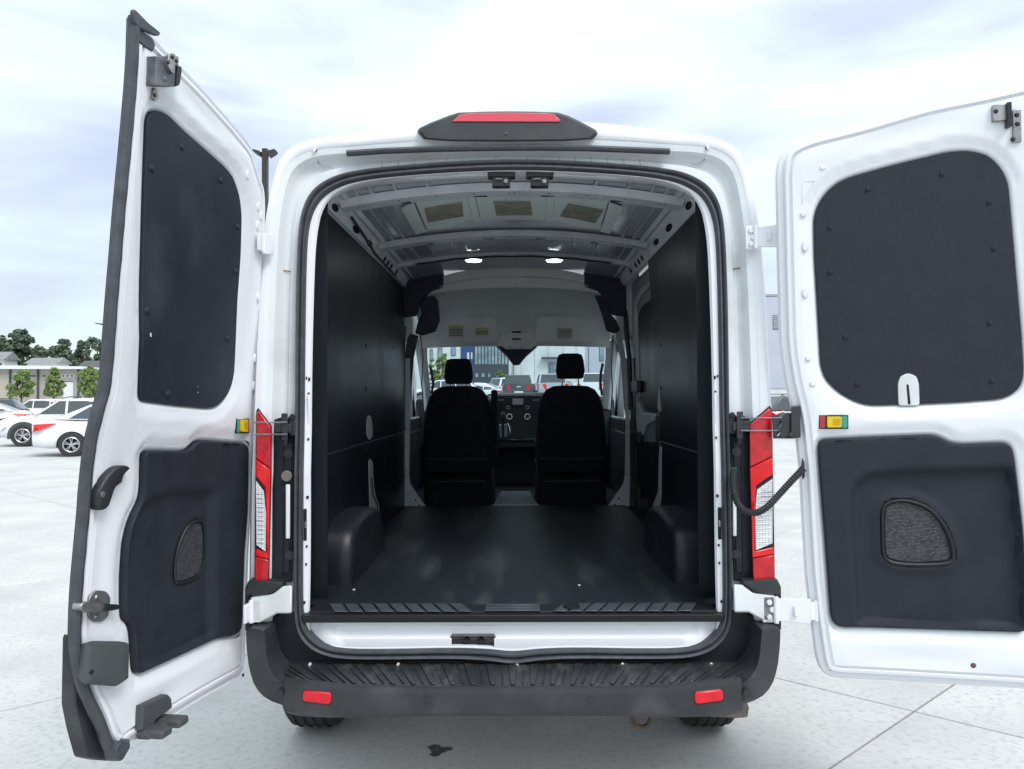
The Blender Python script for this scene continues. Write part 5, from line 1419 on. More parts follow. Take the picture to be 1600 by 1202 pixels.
# right upper, right lower
for (y0, y1, xa, xm, xb, dy) in ((354, 390, 1165, 1184, 1224, .0), (931, 972, 1192, 1216, 1274, 0)):
    h, py, z0, z1, xq = hinge(1, y0, y1, xa, xm, xb, dy)
    zc = (z0 + z1) / 2; hh = (z1 - z0) / 2
    mb = MB()
    x0, x1 = xq(xm - 4), xq(xb - 12); x2 = xq(xb)
    a = [Vector((x0, py - .034, zc - hh * .85)), Vector((x1, py - .060, zc - hh * .95)), Vector((x1, py - .060, zc + hh * .95)), Vector((x0, py - .034, zc + hh * .85))]
    mb.prism(a, [p + Vector((0, .010, 0)) for p in a])
    a = [Vector((x1, py - .060, zc - hh * .7)), Vector((x2, py - .050, zc - hh * .65)), Vector((x2, py - .050, zc + hh * .65)), Vector((x1, py - .060, zc + hh * .7))]
    mb.prism(a, [p + Vector((0, .012, 0)) for p in a])
    mb.cyl((x0, py - .036, zc - hh * 1.02), (x0, py - .036, zc + hh * 1.0), .009, 12)
    mb.cyl((x2 - .004, py - .048, zc - hh * .8), (x2 - .004, py - .048, zc + hh * .8), .009, 12)
    mb.box((x0 + x1) / 2 + .0, (x0 + x1) / 2 + .012, py - .060, py - .045, zc - hh * .4, zc + hh * .4)
    mb.build('hinge_arm', M['paint'], h, bevel=.003)
for (y0, y1, xa, xb) in ((934, 970, 1196, 1212), (362, 394, 1173, 1187)):
    h, py, z0, z1, xq = hinge(-1, y0, y1, xa, xb, xb, 0, bolts=False)
    mb = MB(); x0 = xq(xb - 2); zc = (z0 + z1) / 2; hh = (z1 - z0) / 2
    mb.hexa([Vector((x0 - .012, py - .03, zc - hh * .8)), Vector((x0, py - .03, zc - hh * .8)), Vector((x0 - .004, py - .075, zc - hh * .8)), Vector((x0 - .016, py - .075, zc - hh * .8)),
             Vector((x0 - .012, py - .03, zc + hh * .8)), Vector((x0, py - .03, zc + hh * .8)), Vector((x0 - .004, py - .075, zc + hh * .8)), Vector((x0 - .016, py - .075, zc + hh * .8))])
    mb.cyl((x0, py - .036, zc - hh), (x0, py - .036, zc + hh), .009, 12); mb.build('hinge_arm', M['paint'], h, bevel=.003)
# check straps
for s in (-1, 1):
    F = lambda u, v, o: (lambda q: Vector((s * q.x, q.y, q.z)))(onR(u, v, o))
    mb = MB()
    def slabp(L, o0, o1): mb.prism([F(u, v, o0) for u, v in L], [F(u, v, o1) for u, v in L])
    slabp([(1139, 648), (1150, 648), (1150, 678), (1139, 678)], -.010, .03)
    slabp([(1151, 643), (1161, 643), (1161, 686), (1151, 686)], -.030, .02)
    slabp([(1145, 660), (1172, 658), (1172, 673), (1145, 674)], -.024, -.012)
    cs = mb.build('check_strap', M['rubber'], van, bevel=.003)
    mb = MB(); c = F(1143.5, 648, -.014); mb.cyl(c, c + Vector((0, -.006, 0)), .009, 14); c = F(1155, 690, -.02); mb.cyl(c + Vector((0, 0, -.008)), c + Vector((0, 0, .03)), .008, 10); mb.build('strap_bolt', M['darksteel'], cs)
    mb = MB()
    if s > 0:
        for v in (653, 673): mb.tube([F(1158, v, -.035), F(1180, v + .5, -.045), F(1226, v, -.050)], .0028, 6)
        mb.build('strap_rod', M['dullsteel'], cs)
        mb = MB()
        slabp([(1222, 652), (1230, 644), (1238, 648), (1237, 676), (1226, 684), (1216, 683), (1222, 668)], -.065, -.045)
        slabp([(1236, 635), (1250, 634), (1251, 684), (1243, 685), (1236, 676)], -.075, -.05)
        slabp([(1206, 650), (1216, 647), (1222, 660), (1214, 668), (1216, 680), (1208, 682)], -.05, -.04)
        mb.build('strap_bracket', M['rubber'], cs, bevel=.003)
    else:
        for v in (657, 676): mb.tube([F(1152, v, -.035), F(1180, v, -.045), F(1206, v, -.060)], .0028, 6)
        mb.build('strap_rod', M['dullsteel'], cs)
# corrugated cable
cp = [(1147, 738, -.01), (1145, 752, -.03), (1148, 775, -.05), (1155, 792, -.06), (1168, 801, -.065), (1184, 802, -.07), (1200, 792, -.075), (1220, 770, -.08), (1240, 748, -.085), (1255, 733, -.08)]
pth = resample([tuple(onR(a, b, c)) for a, b, c in chaikin(cp, 2, False)], .0045, False)
mb = MB(); mb.tube(pth, .013, 10, rf=lambda i: .0135 if i % 2 else .0105); mb.build('corrugated_cable', M['rubber'], van, angle=20)
c = onR(1254, 733, -.085); mb = MB()
mb.prism([onR(a, b, -.075) for a, b in ((1253, 715), (1257, 722), (1258, 745), (1254, 750), (1251, 735))], [onR(a, b, -.055) for a, b in ((1253, 715), (1257, 722), (1258, 745), (1254, 750), (1251, 735))]); mb.build('cable_grommet', M['rubber'], van, bevel=.003)
mb = MB(); mb.prism([onR(a, b, .0) for a, b in ((1140, 730), (1152, 730), (1154, 745), (1141, 746))], [onR(a, b, .03) for a, b in ((1140, 730), (1152, 730), (1154, 745), (1141, 746))]); mb.build('cable_grommet', M['rubber'], van, bevel=.004)

for a, b in O2([(468, 371), (690, 635), (550, 649)]):
    s, z = DL.sz(a, b, -.009); plate(DL, [(s - .004, z - .006), (s + .003, z - .004), (s + .004, z + .005), (s - .001, z + .007)], -.0095, -.0085, 'paint_chip', M['paint'], ld, .0003, .004, 0)
# ================================================================== BACKGROUND
# ---------------------------------------------------------------- cars
def car(name, spec, paint, loc, rz, label, cat, group=None):
    """local x = forward, y = left; spec gives side profile"""
    root = empty(name, loc, rz, label, cat, group)
    PINV[name] = Matrix.Identity(4)
    L, W, body, gh = spec['L'], spec['W'], spec['body'], spec['gh']
    zb = .26
    def outline(zt, w, z0):
        # half section going up from the sill to the deck centre
        return [(0, z0), (w * .86, z0), (w * .96, z0 + .07), (w * .995, z0 + .22), (w, min(zt - .12, z0 + .40)), (w * .985, zt - .10), (w * .94, zt - .025), (w * .84, zt), (w * .4, zt + .018), (0, zt + .022)]
    mb = MB(); rows = []
    bs = []
    for a, b in zip(body, body[1:]):
        for t in (0, .5): bs.append(tuple(a[k] * (1 - t) + b[k] * t for k in range(4)))
    bs.append(body[-1])
    for x, zt, wf, z0 in bs:
        h = outline(zt, W / 2 * wf, z0); rows.append([Vector((x, y, z)) for y, z in h] + [Vector((x, -y, z)) for y, z in h[::-1][1:-1]])
    for a, b in zip(rows, rows[1:]): mb.strip(a, b, True)
    n = len(rows[0])
    mb.f.append(tuple(range(n))); mb.k.append(0); mb.f.append(tuple(range(len(mb.v) - n, len(mb.v)))); mb.k.append(0)
    B = weld(mb.build('body', paint, root)); 
    # cabin
    (ax, az), (bx_, bz), (cx, cz), (dx, dz) = gh; wb, wr = W / 2 * .90, W / 2 * spec.get('wr', .70)
    mb = MB()
    def gsec(x, z, w): return Vector((x, w, z)), Vector((x, -w, z))
    q = [Vector((ax, wb, az)), Vector((ax, -wb, az)), Vector((bx_, -wr, bz)), Vector((bx_, wr, bz)), Vector((cx, wr, cz)), Vector((cx, -wr, cz)), Vector((dx, -wb, dz)), Vector((dx, wb, dz))]
    mid = [Vector(((bx_ + cx) / 2, wr * 1.0, max(bz, cz) + .03)), Vector(((bx_ + cx) / 2, -wr * 1.0, max(bz, cz) + .03))]
    v = q + mid; f = [(0, 1, 2, 3), (4, 5, 6, 7), (3, 2, 9, 8), (8, 9, 5, 4), (0, 3, 8, 4, 7), (1, 6, 5, 9, 2), (0, 7, 6, 1)]
    mb.add(v, f); C_ = mb.build('cabin', paint, root, bevel=.05, seg=3)
    def pane(name, pts, nrm, k=.86, kx=None):
        c = sum(pts, Vector()) / len(pts); n_ = Vector(nrm).normalized()
        a = [c + (p - c) * k + n_ * .012 for p in pts]; b = [p - n_ * .03 for p in a]
        m_ = MB(); m_.prism(a, b); return m_.build(name, M['carglass'], C_, smooth=False)
    nf = (q[1] - q[0]).cross(q[3] - q[0]); nf = nf if nf.x * 1 > 0 else -nf
    pane('windscreen', q[0:4], nf, .90)
    nb = (q[5] - q[4]).cross(q[7] - q[4]); nb = nb if nb.x < 0 or abs(nb.x) < 1e-6 else -nb
    pane('rear_window', q[4:8], nb, .86)
    for s in (1, -1):
        def S_(x, t):   # point on the side plane: x, t=0 belt .. 1 roof
            w = wb + (wr - wb) * t
            zb_ = az + (dz - az) * (x - ax) / (dx - ax); zr_ = bz + (cz - bz) * max(0, min(1, (x - bx_) / (cx - bx_)))
            return Vector((x, s * (w + .006), zb_ + (zr_ - zb_) * t))
        splits = spec['split']
        for i, (x0, x1) in enumerate(zip(splits, splits[1:])):
            def lim(x, t):    # clamp in A and D pillar slopes
                fr_ = ax + (bx_ - ax) * t - .10; bk = dx + (cx - dx) * t + .10
                return max(min(x, fr_), bk)
            p = [S_(lim(x0 - .035, .08), .08), S_(lim(x0 - .035, .88), .88), S_(lim(x1 + .035, .88), .88), S_(lim(x1 + .035, .08), .08)]
            if (p[0] - p[3]).length < .15: continue
            b = [u - Vector((0, s * .03, 0)) for u in p]; m_ = MB(); m_.prism(p, b); m_.build('side_window', M['carglass'], C_, smooth=False)
        m_ = MB(); c = S_(ax - .12, .06); m_.box(c.x - .06, c.x + .05, min(c.y, c.y + s * .19), max(c.y, c.y + s * .19), c.z - .01, c.z + .12); m_.build('wing_mirror', paint, root, bevel=.03)
        for xw in spec['wx']:
            r = spec['r']
            # arch and wheel
            m_ = MB(); gp = .10 if spec.get('clad') else .035
            k = [Vector((xw + (r + gp) * math.cos(a), s * (W / 2 * .985), r + (r + gp) * math.sin(a))) for a in [PI * i / 16 for i in range(17)]] + [Vector((xw - r - gp, s * W / 2 * .985, zb)), Vector((xw + r + gp, s * W / 2 * .985, zb))]
            kk = [p + Vector((0, s * .022, 0)) for p in k]; m_.prism(k, kk); m_.build('wheel_arch', M['clad'] if spec.get('clad') else M['hole'], B, smooth=False)
            w_ = tyre(root, xw, s * (W / 2 * .94), r, s)
        if spec.get('clad'):
            m_ = MB(); m_.box(spec['wx'][1] + .4, spec['wx'][0] - .4, min(s * W / 2 * .96, s * W / 2 * 1.01), max(s * W / 2 * .96, s * W / 2 * 1.01), .26, .42); m_.build('sill_cladding', M['clad'], B, bevel=.01)
        if spec.get('rails'):
            m_ = MB(); m_.tube([(bx_ - .1, s * wr * .93, bz + .02), (bx_ - .3, s * wr * .95, bz + .075), (cx + .2, s * wr * .95, cz + .075), (cx, s * wr * .93, cz + .02)], .018, 6); m_.build('roof_rail', M['clad'], root)
        m_ = MB()
        for xh in splits[1:-1]: m_.box(xh + .02, xh + .2, min(s * W / 2 * .985, s * W / 2 * 1.008), max(s * W / 2 * .985, s * W / 2 * 1.008), az - .17, az - .14)
        m_.build('door_handle', paint, B, bevel=.006)
        # lamps
        xf, xr = body[-1][0], body[0][0]
        ztf, ztr = body[-2][1], body[1][1]
        m_ = MB(); hl_ = [Vector((xf - .42, s * W / 2 * .965, ztf - .12)), Vector((xf - .02, s * W / 2 * .55, ztf - .20)), Vector((xf - .0, s * W / 2 * .55, ztf - .30)), Vector((xf - .30, s * W / 2 * .985, ztf - .24))]
        m_.prism(hl_, [p + Vector((.02, s * .02, 0)) for p in hl_]); m_.build('headlight', M['clearlens'], B, smooth=False)
        tz0, tz1 = spec.get('tl', (ztr - .30, ztr - .12))
        m_ = MB(); t_ = [Vector((xr + .62, s * W / 2 * .975, tz1 + .0)), Vector((xr + .08, s * W / 2 * .90, tz1 - .03)), Vector((xr - .012, s * W / 2 * .55, tz1 - .05)), Vector((xr - .012, s * W / 2 * .50, tz0 + .02)), Vector((xr + .04, s * W / 2 * .90, tz0)), Vector((xr + .22, s * W / 2 * .985, tz0 + .05))]
        m_.prism(t_, [p + Vector((-.02, s * .035, 0)) for p in t_]); m_.build('tail_light', M['redbright'], B, smooth=False)
    m_ = MB(); m_.box(body[0][0] - .02, body[0][0] + .05, -W * .36, W * .36, .30, .42); m_.box(body[-1][0] - .05, body[-1][0] + .02, -W * .36, W * .36, .30, .46); m_.build('bumper_insert', M['clad'], B, bevel=.02)
    m_ = MB(); m_.box(body[0][0] - .03, body[0][0] + .05, -.26, .26, .70, .82); m_.build('plate_recess', M['jamb'], B, bevel=.01)
    return root
def tyre(root, x, y, r, s):
    W = MB(); n = 28; w = .21
    pr = [(-w / 2, r * .62), (-w / 2, r * .93), (-w * .38, r), (w * .38, r), (w / 2, r * .93), (w / 2, r * .62)]
    k = len(pr)
    for i in range(n):
        a = 2 * PI * i / n; W.v += [Vector((x + math.cos(a) * p, y + o, r + math.sin(a) * p)) for o, p in pr]
    for i in range(n):
        for j in range(k - 1):
            a0, a1 = i * k, ((i + 1) % n) * k; W.f.append((a0 + j, a0 + j + 1, a1 + j + 1, a1 + j)); W.k.append(0)
    wh = W.build('wheel', M['tyre'], root)
    m_ = MB(); m_.cyl((x, y + s * .03, r), (x, y + s * .05, r), r * .60, 24); m_.build('wheel_well', M['hole'], wh)
    m_ = MB()
    m_.tube([(x + r * .60 * math.cos(a), y + s * .10, r + r * .60 * math.sin(a)) for a in [2 * PI * i / 28 for i in range(28)]], .018, 6, closed=True)
    for q in range(5):
        a = 2 * PI * q / 5 + .3
        for da in (-.17, .17):
            c = Vector((math.cos(a + da), 0, math.sin(a + da))); o_ = Vector((x, y + s * .10, r))
            m_.tube([o_ + c * .04, o_ + c * r * .6], .016, 5)
    m_.cyl((x, y + s * .06, r), (x, y + s * .115, r), .05, 12); m_.build('rim', M['rim'], wh)
    return wh
SUV = dict(L=4.6, W=1.86, r=.37, wx=(1.38, -1.36), clad=True, rails=True,
           body=[(-2.30, .80, .80, .42), (-2.27, .98, .90, .34), (-2.0, 1.03, .97, .27), (-1.3, 1.04, 1, .26), (.2, 1.04, 1, .26), (1.05, 1.06, 1, .26), (1.6, 1.0, .98, .28), (2.05, .92, .92, .32), (2.27, .80, .80, .38), (2.30, .66, .72, .42)],
           gh=[(1.12, 1.04), (.38, 1.60), (-1.72, 1.60), (-2.22, 1.02)], split=(1.1, .12, -.85, -1.55, -2.0), tl=(.86, 1.04))
SEDAN = dict(L=4.7, W=1.84, r=.33, wx=(1.42, -1.38), wr=.66,
             body=[(-2.35, .72, .78, .42), (-2.33, .98, .84, .30), (-2.05, 1.05, .94, .24), (-1.3, .98, 1, .22), (.3, .94, 1, .22), (1.15, .94, 1, .22), (1.7, .88, .97, .24), (2.15, .78, .90, .28), (2.33, .68, .78, .34), (2.35, .55, .70, .38)],
             gh=[(1.25, .92), (.35, 1.42), (-.95, 1.43), (-1.85, 1.03)], split=(1.2, .1, -.85, -1.5), tl=(.70, .93))
PICK = dict(L=5.7, W=2.0, r=.42, wx=(1.85, -1.75), wr=.78,
            body=[(-2.85, .95, .96, .55), (-2.83, 1.28, .98, .50), (-2.6, 1.30, 1, .48), (-1.0, 1.30, 1, .46), (-.95, 1.22, 1, .46), (1.3, 1.20, 1, .46), (1.7, 1.22, .99, .46), (2.5, 1.16, .96, .48), (2.82, 1.05, .9, .52), (2.85, .8, .85, .55)],
            gh=[(1.42, 1.20), (.72, 1.88), (-.70, 1.88), (-.92, 1.22)], split=(1.35, .25, -.78), tl=(.85, 1.26))
def carat(name, spec, paint, px, pyg, rz, label, cat, group='cars parked around the lot', dx=0):
    """px of the car's centre and image height of its tyres on the ground"""
    p = atZ(px, pyg, 0.0); return car(name, spec, paint, (p.x, p.y, 0), R(rz), label, cat, group)
W_ = M['carwhite']; S_v = M['carsilver']; K_ = M['cardark']
# left lot
def onwheel(px, py, wx, side, rz, z=0.0):
    """car origin so that the wheel at local x=wx, y=side touches the ground where the photo shows it"""
    p = atZ(px, py, z); c, s_ = math.cos(R(rz)), math.sin(R(rz))
    return (p.x - c * wx + s_ * side, p.y - s_ * wx - c * side, z)
G_ = 'cars parked around the lot'
car('parked_suv', SUV, W_, onwheel(37, 698, 1.38, .86, 196), R(196), 'white crossover with grey wheel arches parked behind the white saloon at the far left', 'car', G_)
car('parked_sedan', SEDAN, W_, onwheel(112, 713.5, -1.38, -.85, 24), R(24), 'white saloon with wraparound red tail lamp half hidden behind the open left door', 'car', G_)
p = atZ(8, 676, 0)
car('parked_sedan', SEDAN, W_, (p.x - 1.5, p.y, 0), R(203), 'white saloon just behind the crossover, its windscreen showing at the left picture edge', 'car', G_)
p = atZ(-30, 668, 0)
car('parked_suv', SUV, K_, (p.x, p.y, 0), R(200), 'dark car with roof rails cut off by the left picture edge', 'car', G_)
p = atZ(64, 664, 0)
car('parked_suv', dict(SUV, rails=False), W_, (p.x, p.y, 0), R(188), 'white estate car farther back, only its roof and dark side windows above the crossover', 'car', G_)
p = atZ(8, 652, 0)
car('parked_suv', SUV, S_v, (p.x, p.y, 0), R(12), 'silver car farthest left in the back row below the first young tree', 'car', G_)
p = atZ(122, 650, 0)
car('parked_pickup', PICK, W_, (p.x, p.y, 0), R(190), 'white truck in the back row in front of the corner of the tan building', 'truck', G_)
# vehicles seen through the windscreen stand on the upper lot
UZ = 1.15
def up(px, d): q = atY(px, 600, d - 2.75); return (q.x, q.y, UZ)
GW = 'cars seen through the windscreen'
car('parked_pickup', PICK, W_, up(789, 56), R(28), 'white crew cab pickup in the middle of the windscreen view', 'pickup', GW)
dkp = car('parked_pickup', PICK, K_, up(809, 49), R(91), 'dark grey pickup tailgate with a red lamp between the two seats', 'pickup', GW)
m_ = MB(); m_.prism([Vector((-2.86, .14 * math.cos(a), 1.10 + .055 * math.sin(a))) for a in [2 * PI * k / 16 for k in range(16)]], [Vector((-2.83, .14 * math.cos(a), 1.10 + .055 * math.sin(a))) for a in [2 * PI * k / 16 for k in range(16)]]); PINV[dkp.name] = Matrix.Identity(4); m_.build('tailgate_badge', M['carsilver'], dkp)
car('parked_sedan', SEDAN, W_, up(742, 52), R(165), 'white car just right of the driver headrest, left of the crew cab pickup', 'car', GW)
car('parked_suv', SUV, K_, up(856, 58), R(170), 'dark grey car behind the pale pickup, left of the passenger headrest', 'car', GW)
car('parked_pickup', PICK, S_v, up(862, 47), R(92), 'pale pickup tailgate just left of and below the passenger headrest', 'pickup', GW)
car('parked_pickup', PICK, W_, up(934, 46), R(75), 'white truck right of the passenger headrest', 'pickup', GW)
car('parked_suv', SUV, W_, up(694, 50), R(178), 'white car at the left edge of the windscreen beside the small tree', 'car', GW)
# cars in the gap at the right of the van
p = atZ(1238, 683, 0)
car('parked_suv', SUV, K_, (p.x + .9, p.y, 0), R(8), 'dark car seen in the gap between the van and the right rear door', 'car', G_)
p = atZ(1225, 664, 0)
car('parked_sedan', SEDAN, W_, (p.x, p.y, 0), R(170), 'white saloon behind the dark car in the gap at the right of the van', 'car', G_)
mb = MB(); mb.box(-13, 60, 40, 94, -.3, UZ); ul = mb.build('upper_lot', ground_m, smooth=False); tag(ul, 'raised concrete lot in front of the office block', None, None, 'structure')

# ---------------------------------------------------------------- tan building at the left
tan_wall = mat('tan_metal_cladding', (.40, .37, .33), .7, c2=(.36, .335, .30), nscale=.6, bump=.2, bscale=3)
tan_pan = mat('tan_door', (.46, .42, .35), .6, bump=.1)
white_trim = mat('white_fascia', (.78, .79, .80), .5, bump=.05)
D1 = 82.0
def XZ(px, py, d): q = atY(px, py, d - 2.75); return q.x, q.z
tb = empty('tan_warehouse', (XZ(60, 600, D1)[0], D1 - 2.75, 0), 0, 'long low tan metal building with a thick white roof edge and strip windows', 'building')
PINV['tan_warehouse'] = Matrix.Translation(tb.location).inverted()
x0, _ = XZ(-260, 600, D1); x1, ztop = XZ(124, 575, D1); Y = D1 - 2.75
mb = MB(); mb.box(x0, x1, Y, Y + 24, 0, ztop + .1); mb.build('wall', tan_wall, tb, smooth=False)
mb = MB(); mb.hexa([Vector(p) for p in ((x0 - 1, Y - .8, ztop + .0), (x1 + .8, Y - .8, ztop - .15), (x1 + .8, Y + 25, ztop - .15), (x0 - 1, Y + 25, ztop), (x0 - 1, Y - .8, ztop + .62), (x1 + .8, Y - .8, ztop + .12), (x1 + .8, Y + 25, ztop + .12), (x0 - 1, Y + 25, ztop + .62))]); mb.build('roof', white_trim, tb, smooth=False)
dk = M['carglass']
for a, b in ((44, 58), (66, 73), (80, 88), (96, 102), (103, 109), (110, 116)):
    xa, zt_1 = XZ(a, 585.5, D1); xb, zb_1 = XZ(b, 589.8, D1)
    m_ = MB(); m_.box(xa, xb, Y - .04, Y + .05, zb_1, zt_1); w_ = m_.build('window', white_trim if a > 90 else tan_pan, tb, smooth=False)
    m_ = MB(); m_.box(xa + .08, xb - .08, Y - .06, Y - .041, zb_1 + .06, zt_1 - .06); m_.build('pane', dk, w_, smooth=False)
for a in (60, 16.5, 123):
    xa, _z = XZ(a, 590, D1); m_ = MB(); m_.box(xa - .09, xa + .09, Y - .14, Y, 0, ztop); m_.build('downpipe', M['clad'], tb, smooth=False)
xa, zt_1 = XZ(-6, 584.5, D1); xb, zb_1 = XZ(16, 603, D1)
m_ = MB(); m_.box(xa, xb, Y - .05, Y, .1, zt_1); dr_ = m_.build('roller_door', tan_pan, tb, smooth=False)
xa, zt_1 = XZ(99, 597, D1 - 12); xb, _ = XZ(109, 597, D1 - 12)
wsn = empty('white_cabinet', ((xa + xb) / 2, Y - 12, 0), 0, 'small white upright cabinet in front of the tan building, right of the middle young tree', 'cabinet')
PINV['white_cabinet'] = Matrix.Translation(wsn.location).inverted()
m_ = MB(); m_.box(xa, xb, Y - 12, Y - 11.5, 0.1, zt_1); cb_ = m_.build('case', white_trim, wsn, smooth=False)
m_ = MB(); m_.box(xa - .03, xb + .03, Y - 12.03, Y - 11.47, zt_1, zt_1 + .06); m_.build('cap', M['clad'], wsn, smooth=False)
m_ = MB(); m_.box(xa + .05, xb - .05, Y - 11.95, Y - 11.55, 0, .1); m_.build('foot', M['clad'], wsn, smooth=False)
# houses behind
def house(px0, px1, yt, yb, d, label, roofc, wallc):
    x0, z1 = XZ(px0, yt, d); x1, z0 = XZ(px1, yb, d); Y = d - 2.75
    h = empty('house', ((x0 + x1) / 2, Y, 0), 0, label, 'house'); PINV[h.name] = Matrix.Translation(h.location).inverted()
    m_ = MB(); m_.box(x0, x1, Y, Y + 3, 0, z0); m_.build('wall', wallc, h, smooth=False)
    m_ = MB(); m_.prism([Vector((x0 - .3, Y - .4, z0)), Vector((x0 - .3, Y + 1.5, z1)), Vector((x0 - .3, Y + 3.4, z0))], [Vector((x1 + .3, Y - .4, z0)), Vector((x1 + .3, Y + 1.5, z1)), Vector((x1 + .3, Y + 3.4, z0))]); m_.build('roof', roofc, h, smooth=False)
    for t in (.3, .7):
        xc = x0 + (x1 - x0) * t; m_ = MB(); m_.box(xc - .5, xc + .5, Y - .03, Y, z0 - 1.6, z0 - .5); m_.build('window', dk, h, smooth=False)
    return h
shing = mat('grey_shingle_roof', (.20, .20, .21), .9, c2=(.26, .26, .27), nscale=2, bump=.3); shd = mat('dark_shingle_roof', (.09, .09, .10), .9, bump=.3)
pinkw = mat('faded_pink_siding', (.42, .34, .33), .8); whw = mat('white_siding', (.6, .6, .6), .7)
house(43, 88, 558.5, 568, 104, 'house with a long grey shingle roof rising behind the middle of the tan building', shing, whw)
house(-22, 6, 549, 562, 108, 'house with a grey gable roof at the left picture edge behind the tan building', shing, whw)
house(126, 172, 563, 574, 100, 'low house with a dark roof right of the tan building, behind the right young tree', shd, pinkw)
# ---------------------------------------------------------------- trees
leafd = mat('hazy_dark_leaves', (.10, .145, .105), .8, c2=(.16, .215, .145), nscale=.6, lo=.3, hi=.7)  # skyline leaf colours lightened and cooled to carry distance haze
leafm = mat('hazy_green_leaves', (.125, .17, .115), .8, c2=(.18, .235, .15), nscale=.6, lo=.3, hi=.7)
leafy = mat('yellow_green_young_leaves', (.17, .245, .075), .75, c2=(.25, .33, .12), nscale=2.5, lo=.3, hi=.7)
bark = mat('brown_bark', (.11, .09, .07), .9, c2=(.07, .055, .045), nscale=6, bump=.5, bscale=12)
def tree(name, x, y, H, rad, label, leaf, nclump=60, per=50, ls=.35, trunk=.25, low=.35, group=None, seed=1, cs=1.0):
    rnd = random.Random(seed)
    t = empty(name, (x, y, 0), 0, label, 'tree', group)
    tr = MB(); tr.tube([(0, 0, -.1), (rnd.uniform(-.05, .05) * rad, 0, H * low), (rnd.uniform(-.1, .1) * rad, rnd.uniform(-.1, .1) * rad, H * .75)], trunk, 8, rf=lambda i: trunk * (1, .7, .25)[i])
    cl = []
    for k in range(nclump):
        a = rnd.uniform(0, 2 * PI); u = rnd.uniform(0, 1)
        zf = low + (1 - low) * u
        env = math.sqrt(max(.02, 1 - ((u - .42) / .60) ** 2)) * (1 + .22 * math.sin(3 * a + seed) + .12 * math.sin(5 * a + u * 6))
        r = rad * env * math.sqrt(rnd.uniform(.05, 1)) * rnd.uniform(.75, 1.1)
        c = Vector((math.cos(a) * r, math.sin(a) * r, H * zf * rnd.uniform(.94, 1.0))); cl.append((c, rad * cs * rnd.uniform(.14, .28)))
        if k % 4 == 0: tr.tube([(0, 0, H * max(low * .8, zf - .3)), tuple(c * .6 + Vector((0, 0, c.z * .35))), tuple(c)], trunk * .2, 5, rf=lambda i: trunk * (.4, .22, .06)[i])
    tr.build('trunk', bark, t)
    v = []; f = []
    for c, cr_ in cl:
        for _ in range(per):
            d_ = Vector((rnd.gauss(0, 1), rnd.gauss(0, 1), rnd.gauss(0, .7))); d_ = d_.normalized() * cr_ * rnd.uniform(.2, 1) ** .5
            p = c + d_; n_ = Vector((rnd.gauss(0, 1), rnd.gauss(0, 1), rnd.gauss(.4, 1))).normalized(); u_ = n_.orthogonal().normalized(); w_ = n_.cross(u_)
            s_ = ls * rnd.uniform(.6, 1.3); b = len(v)
            v += [p + u_ * s_ * .5, p + w_ * s_ * .3, p - u_ * s_ * .5, p - w_ * s_ * .3]; f.append((b, b + 1, b + 2, b + 3))
    obj('crown', v, f, leaf, t, smooth=False)
    return t
def treeat(px, ytop, d, radpx, label, leaf, **k):
    x, z = XZ(px, ytop, d); return tree('broadleaf_tree', x, d - 2.75, z, radpx / FPX * d, label, leaf, **k)
treeat(31, 514, 128, 22, 'tallest dark broadleaf tree, open crown, behind the tan building at the left', leafd, seed=2, nclump=90, per=60, ls=.6, trunk=.45, low=.5, group='trees on the skyline')
treeat(-4, 524, 124, 28, 'dense dark tree at the left picture edge behind the tan building', leafd, seed=3, nclump=110, per=60, ls=.6, trunk=.4, low=.15, group='trees on the skyline')
treeat(60, 543, 135, 24, 'low rounded tree right of the tallest tree, behind the grey shingle roof', leafm, seed=4, nclump=80, per=50, ls=.6, trunk=.3, low=.1, group='trees on the skyline')
treeat(80, 545, 130, 20, 'small low tree behind the right end of the grey shingle roof', leafm, seed=14, nclump=70, per=50, ls=.6, trunk=.3, low=.1, group='trees on the skyline')
treeat(101, 531, 125, 21, 'broad rounded tree behind the right half of the tan building', leafd, seed=5, nclump=100, per=60, ls=.6, trunk=.4, low=.1, group='trees on the skyline')
treeat(127, 534, 122, 15, 'narrow pointed tree behind the corner of the tan building', leafd, seed=6, nclump=70, per=60, ls=.6, trunk=.35, low=.1, group='trees on the skyline')
treeat(150, 527, 120, 19, 'tall tree half hidden behind the seal of the open left door', leafd, seed=7, nclump=90, per=60, ls=.6, trunk=.4, low=.1, group='trees on the skyline')
treeat(34, 579, 66, 19, 'leftmost young yellow green tree, leaning crown, in front of the tan building', leafy, seed=8, nclump=46, per=80, ls=.2, trunk=.08, low=.5, cs=1.1, group='young trees in front of the tan building')
treeat(85, 577, 66, 17, 'middle young yellow green tree, beside the white cabinet', leafy, seed=9, nclump=46, per=80, ls=.2, trunk=.08, low=.5, cs=1.1, group='young trees in front of the tan building')
treeat(140, 573, 60, 18, 'brightest young tree at the right corner of the tan building', leafy, seed=10, nclump=60, per=90, ls=.2, trunk=.08, low=.5, cs=1.1, group='young trees in front of the tan building')
t_ = treeat(690, 552, 66, 17, 'young tree seen through the left of the windscreen before the white office block', leafy, seed=11, nclump=60, per=60, ls=.26, trunk=.09, low=.3)
t_ = treeat(781, 578, 68, 9, 'small round tree seen through the windscreen before the grey base of the office block', leafy, seed=12, nclump=26, per=60, ls=.26, trunk=.08, low=.55)

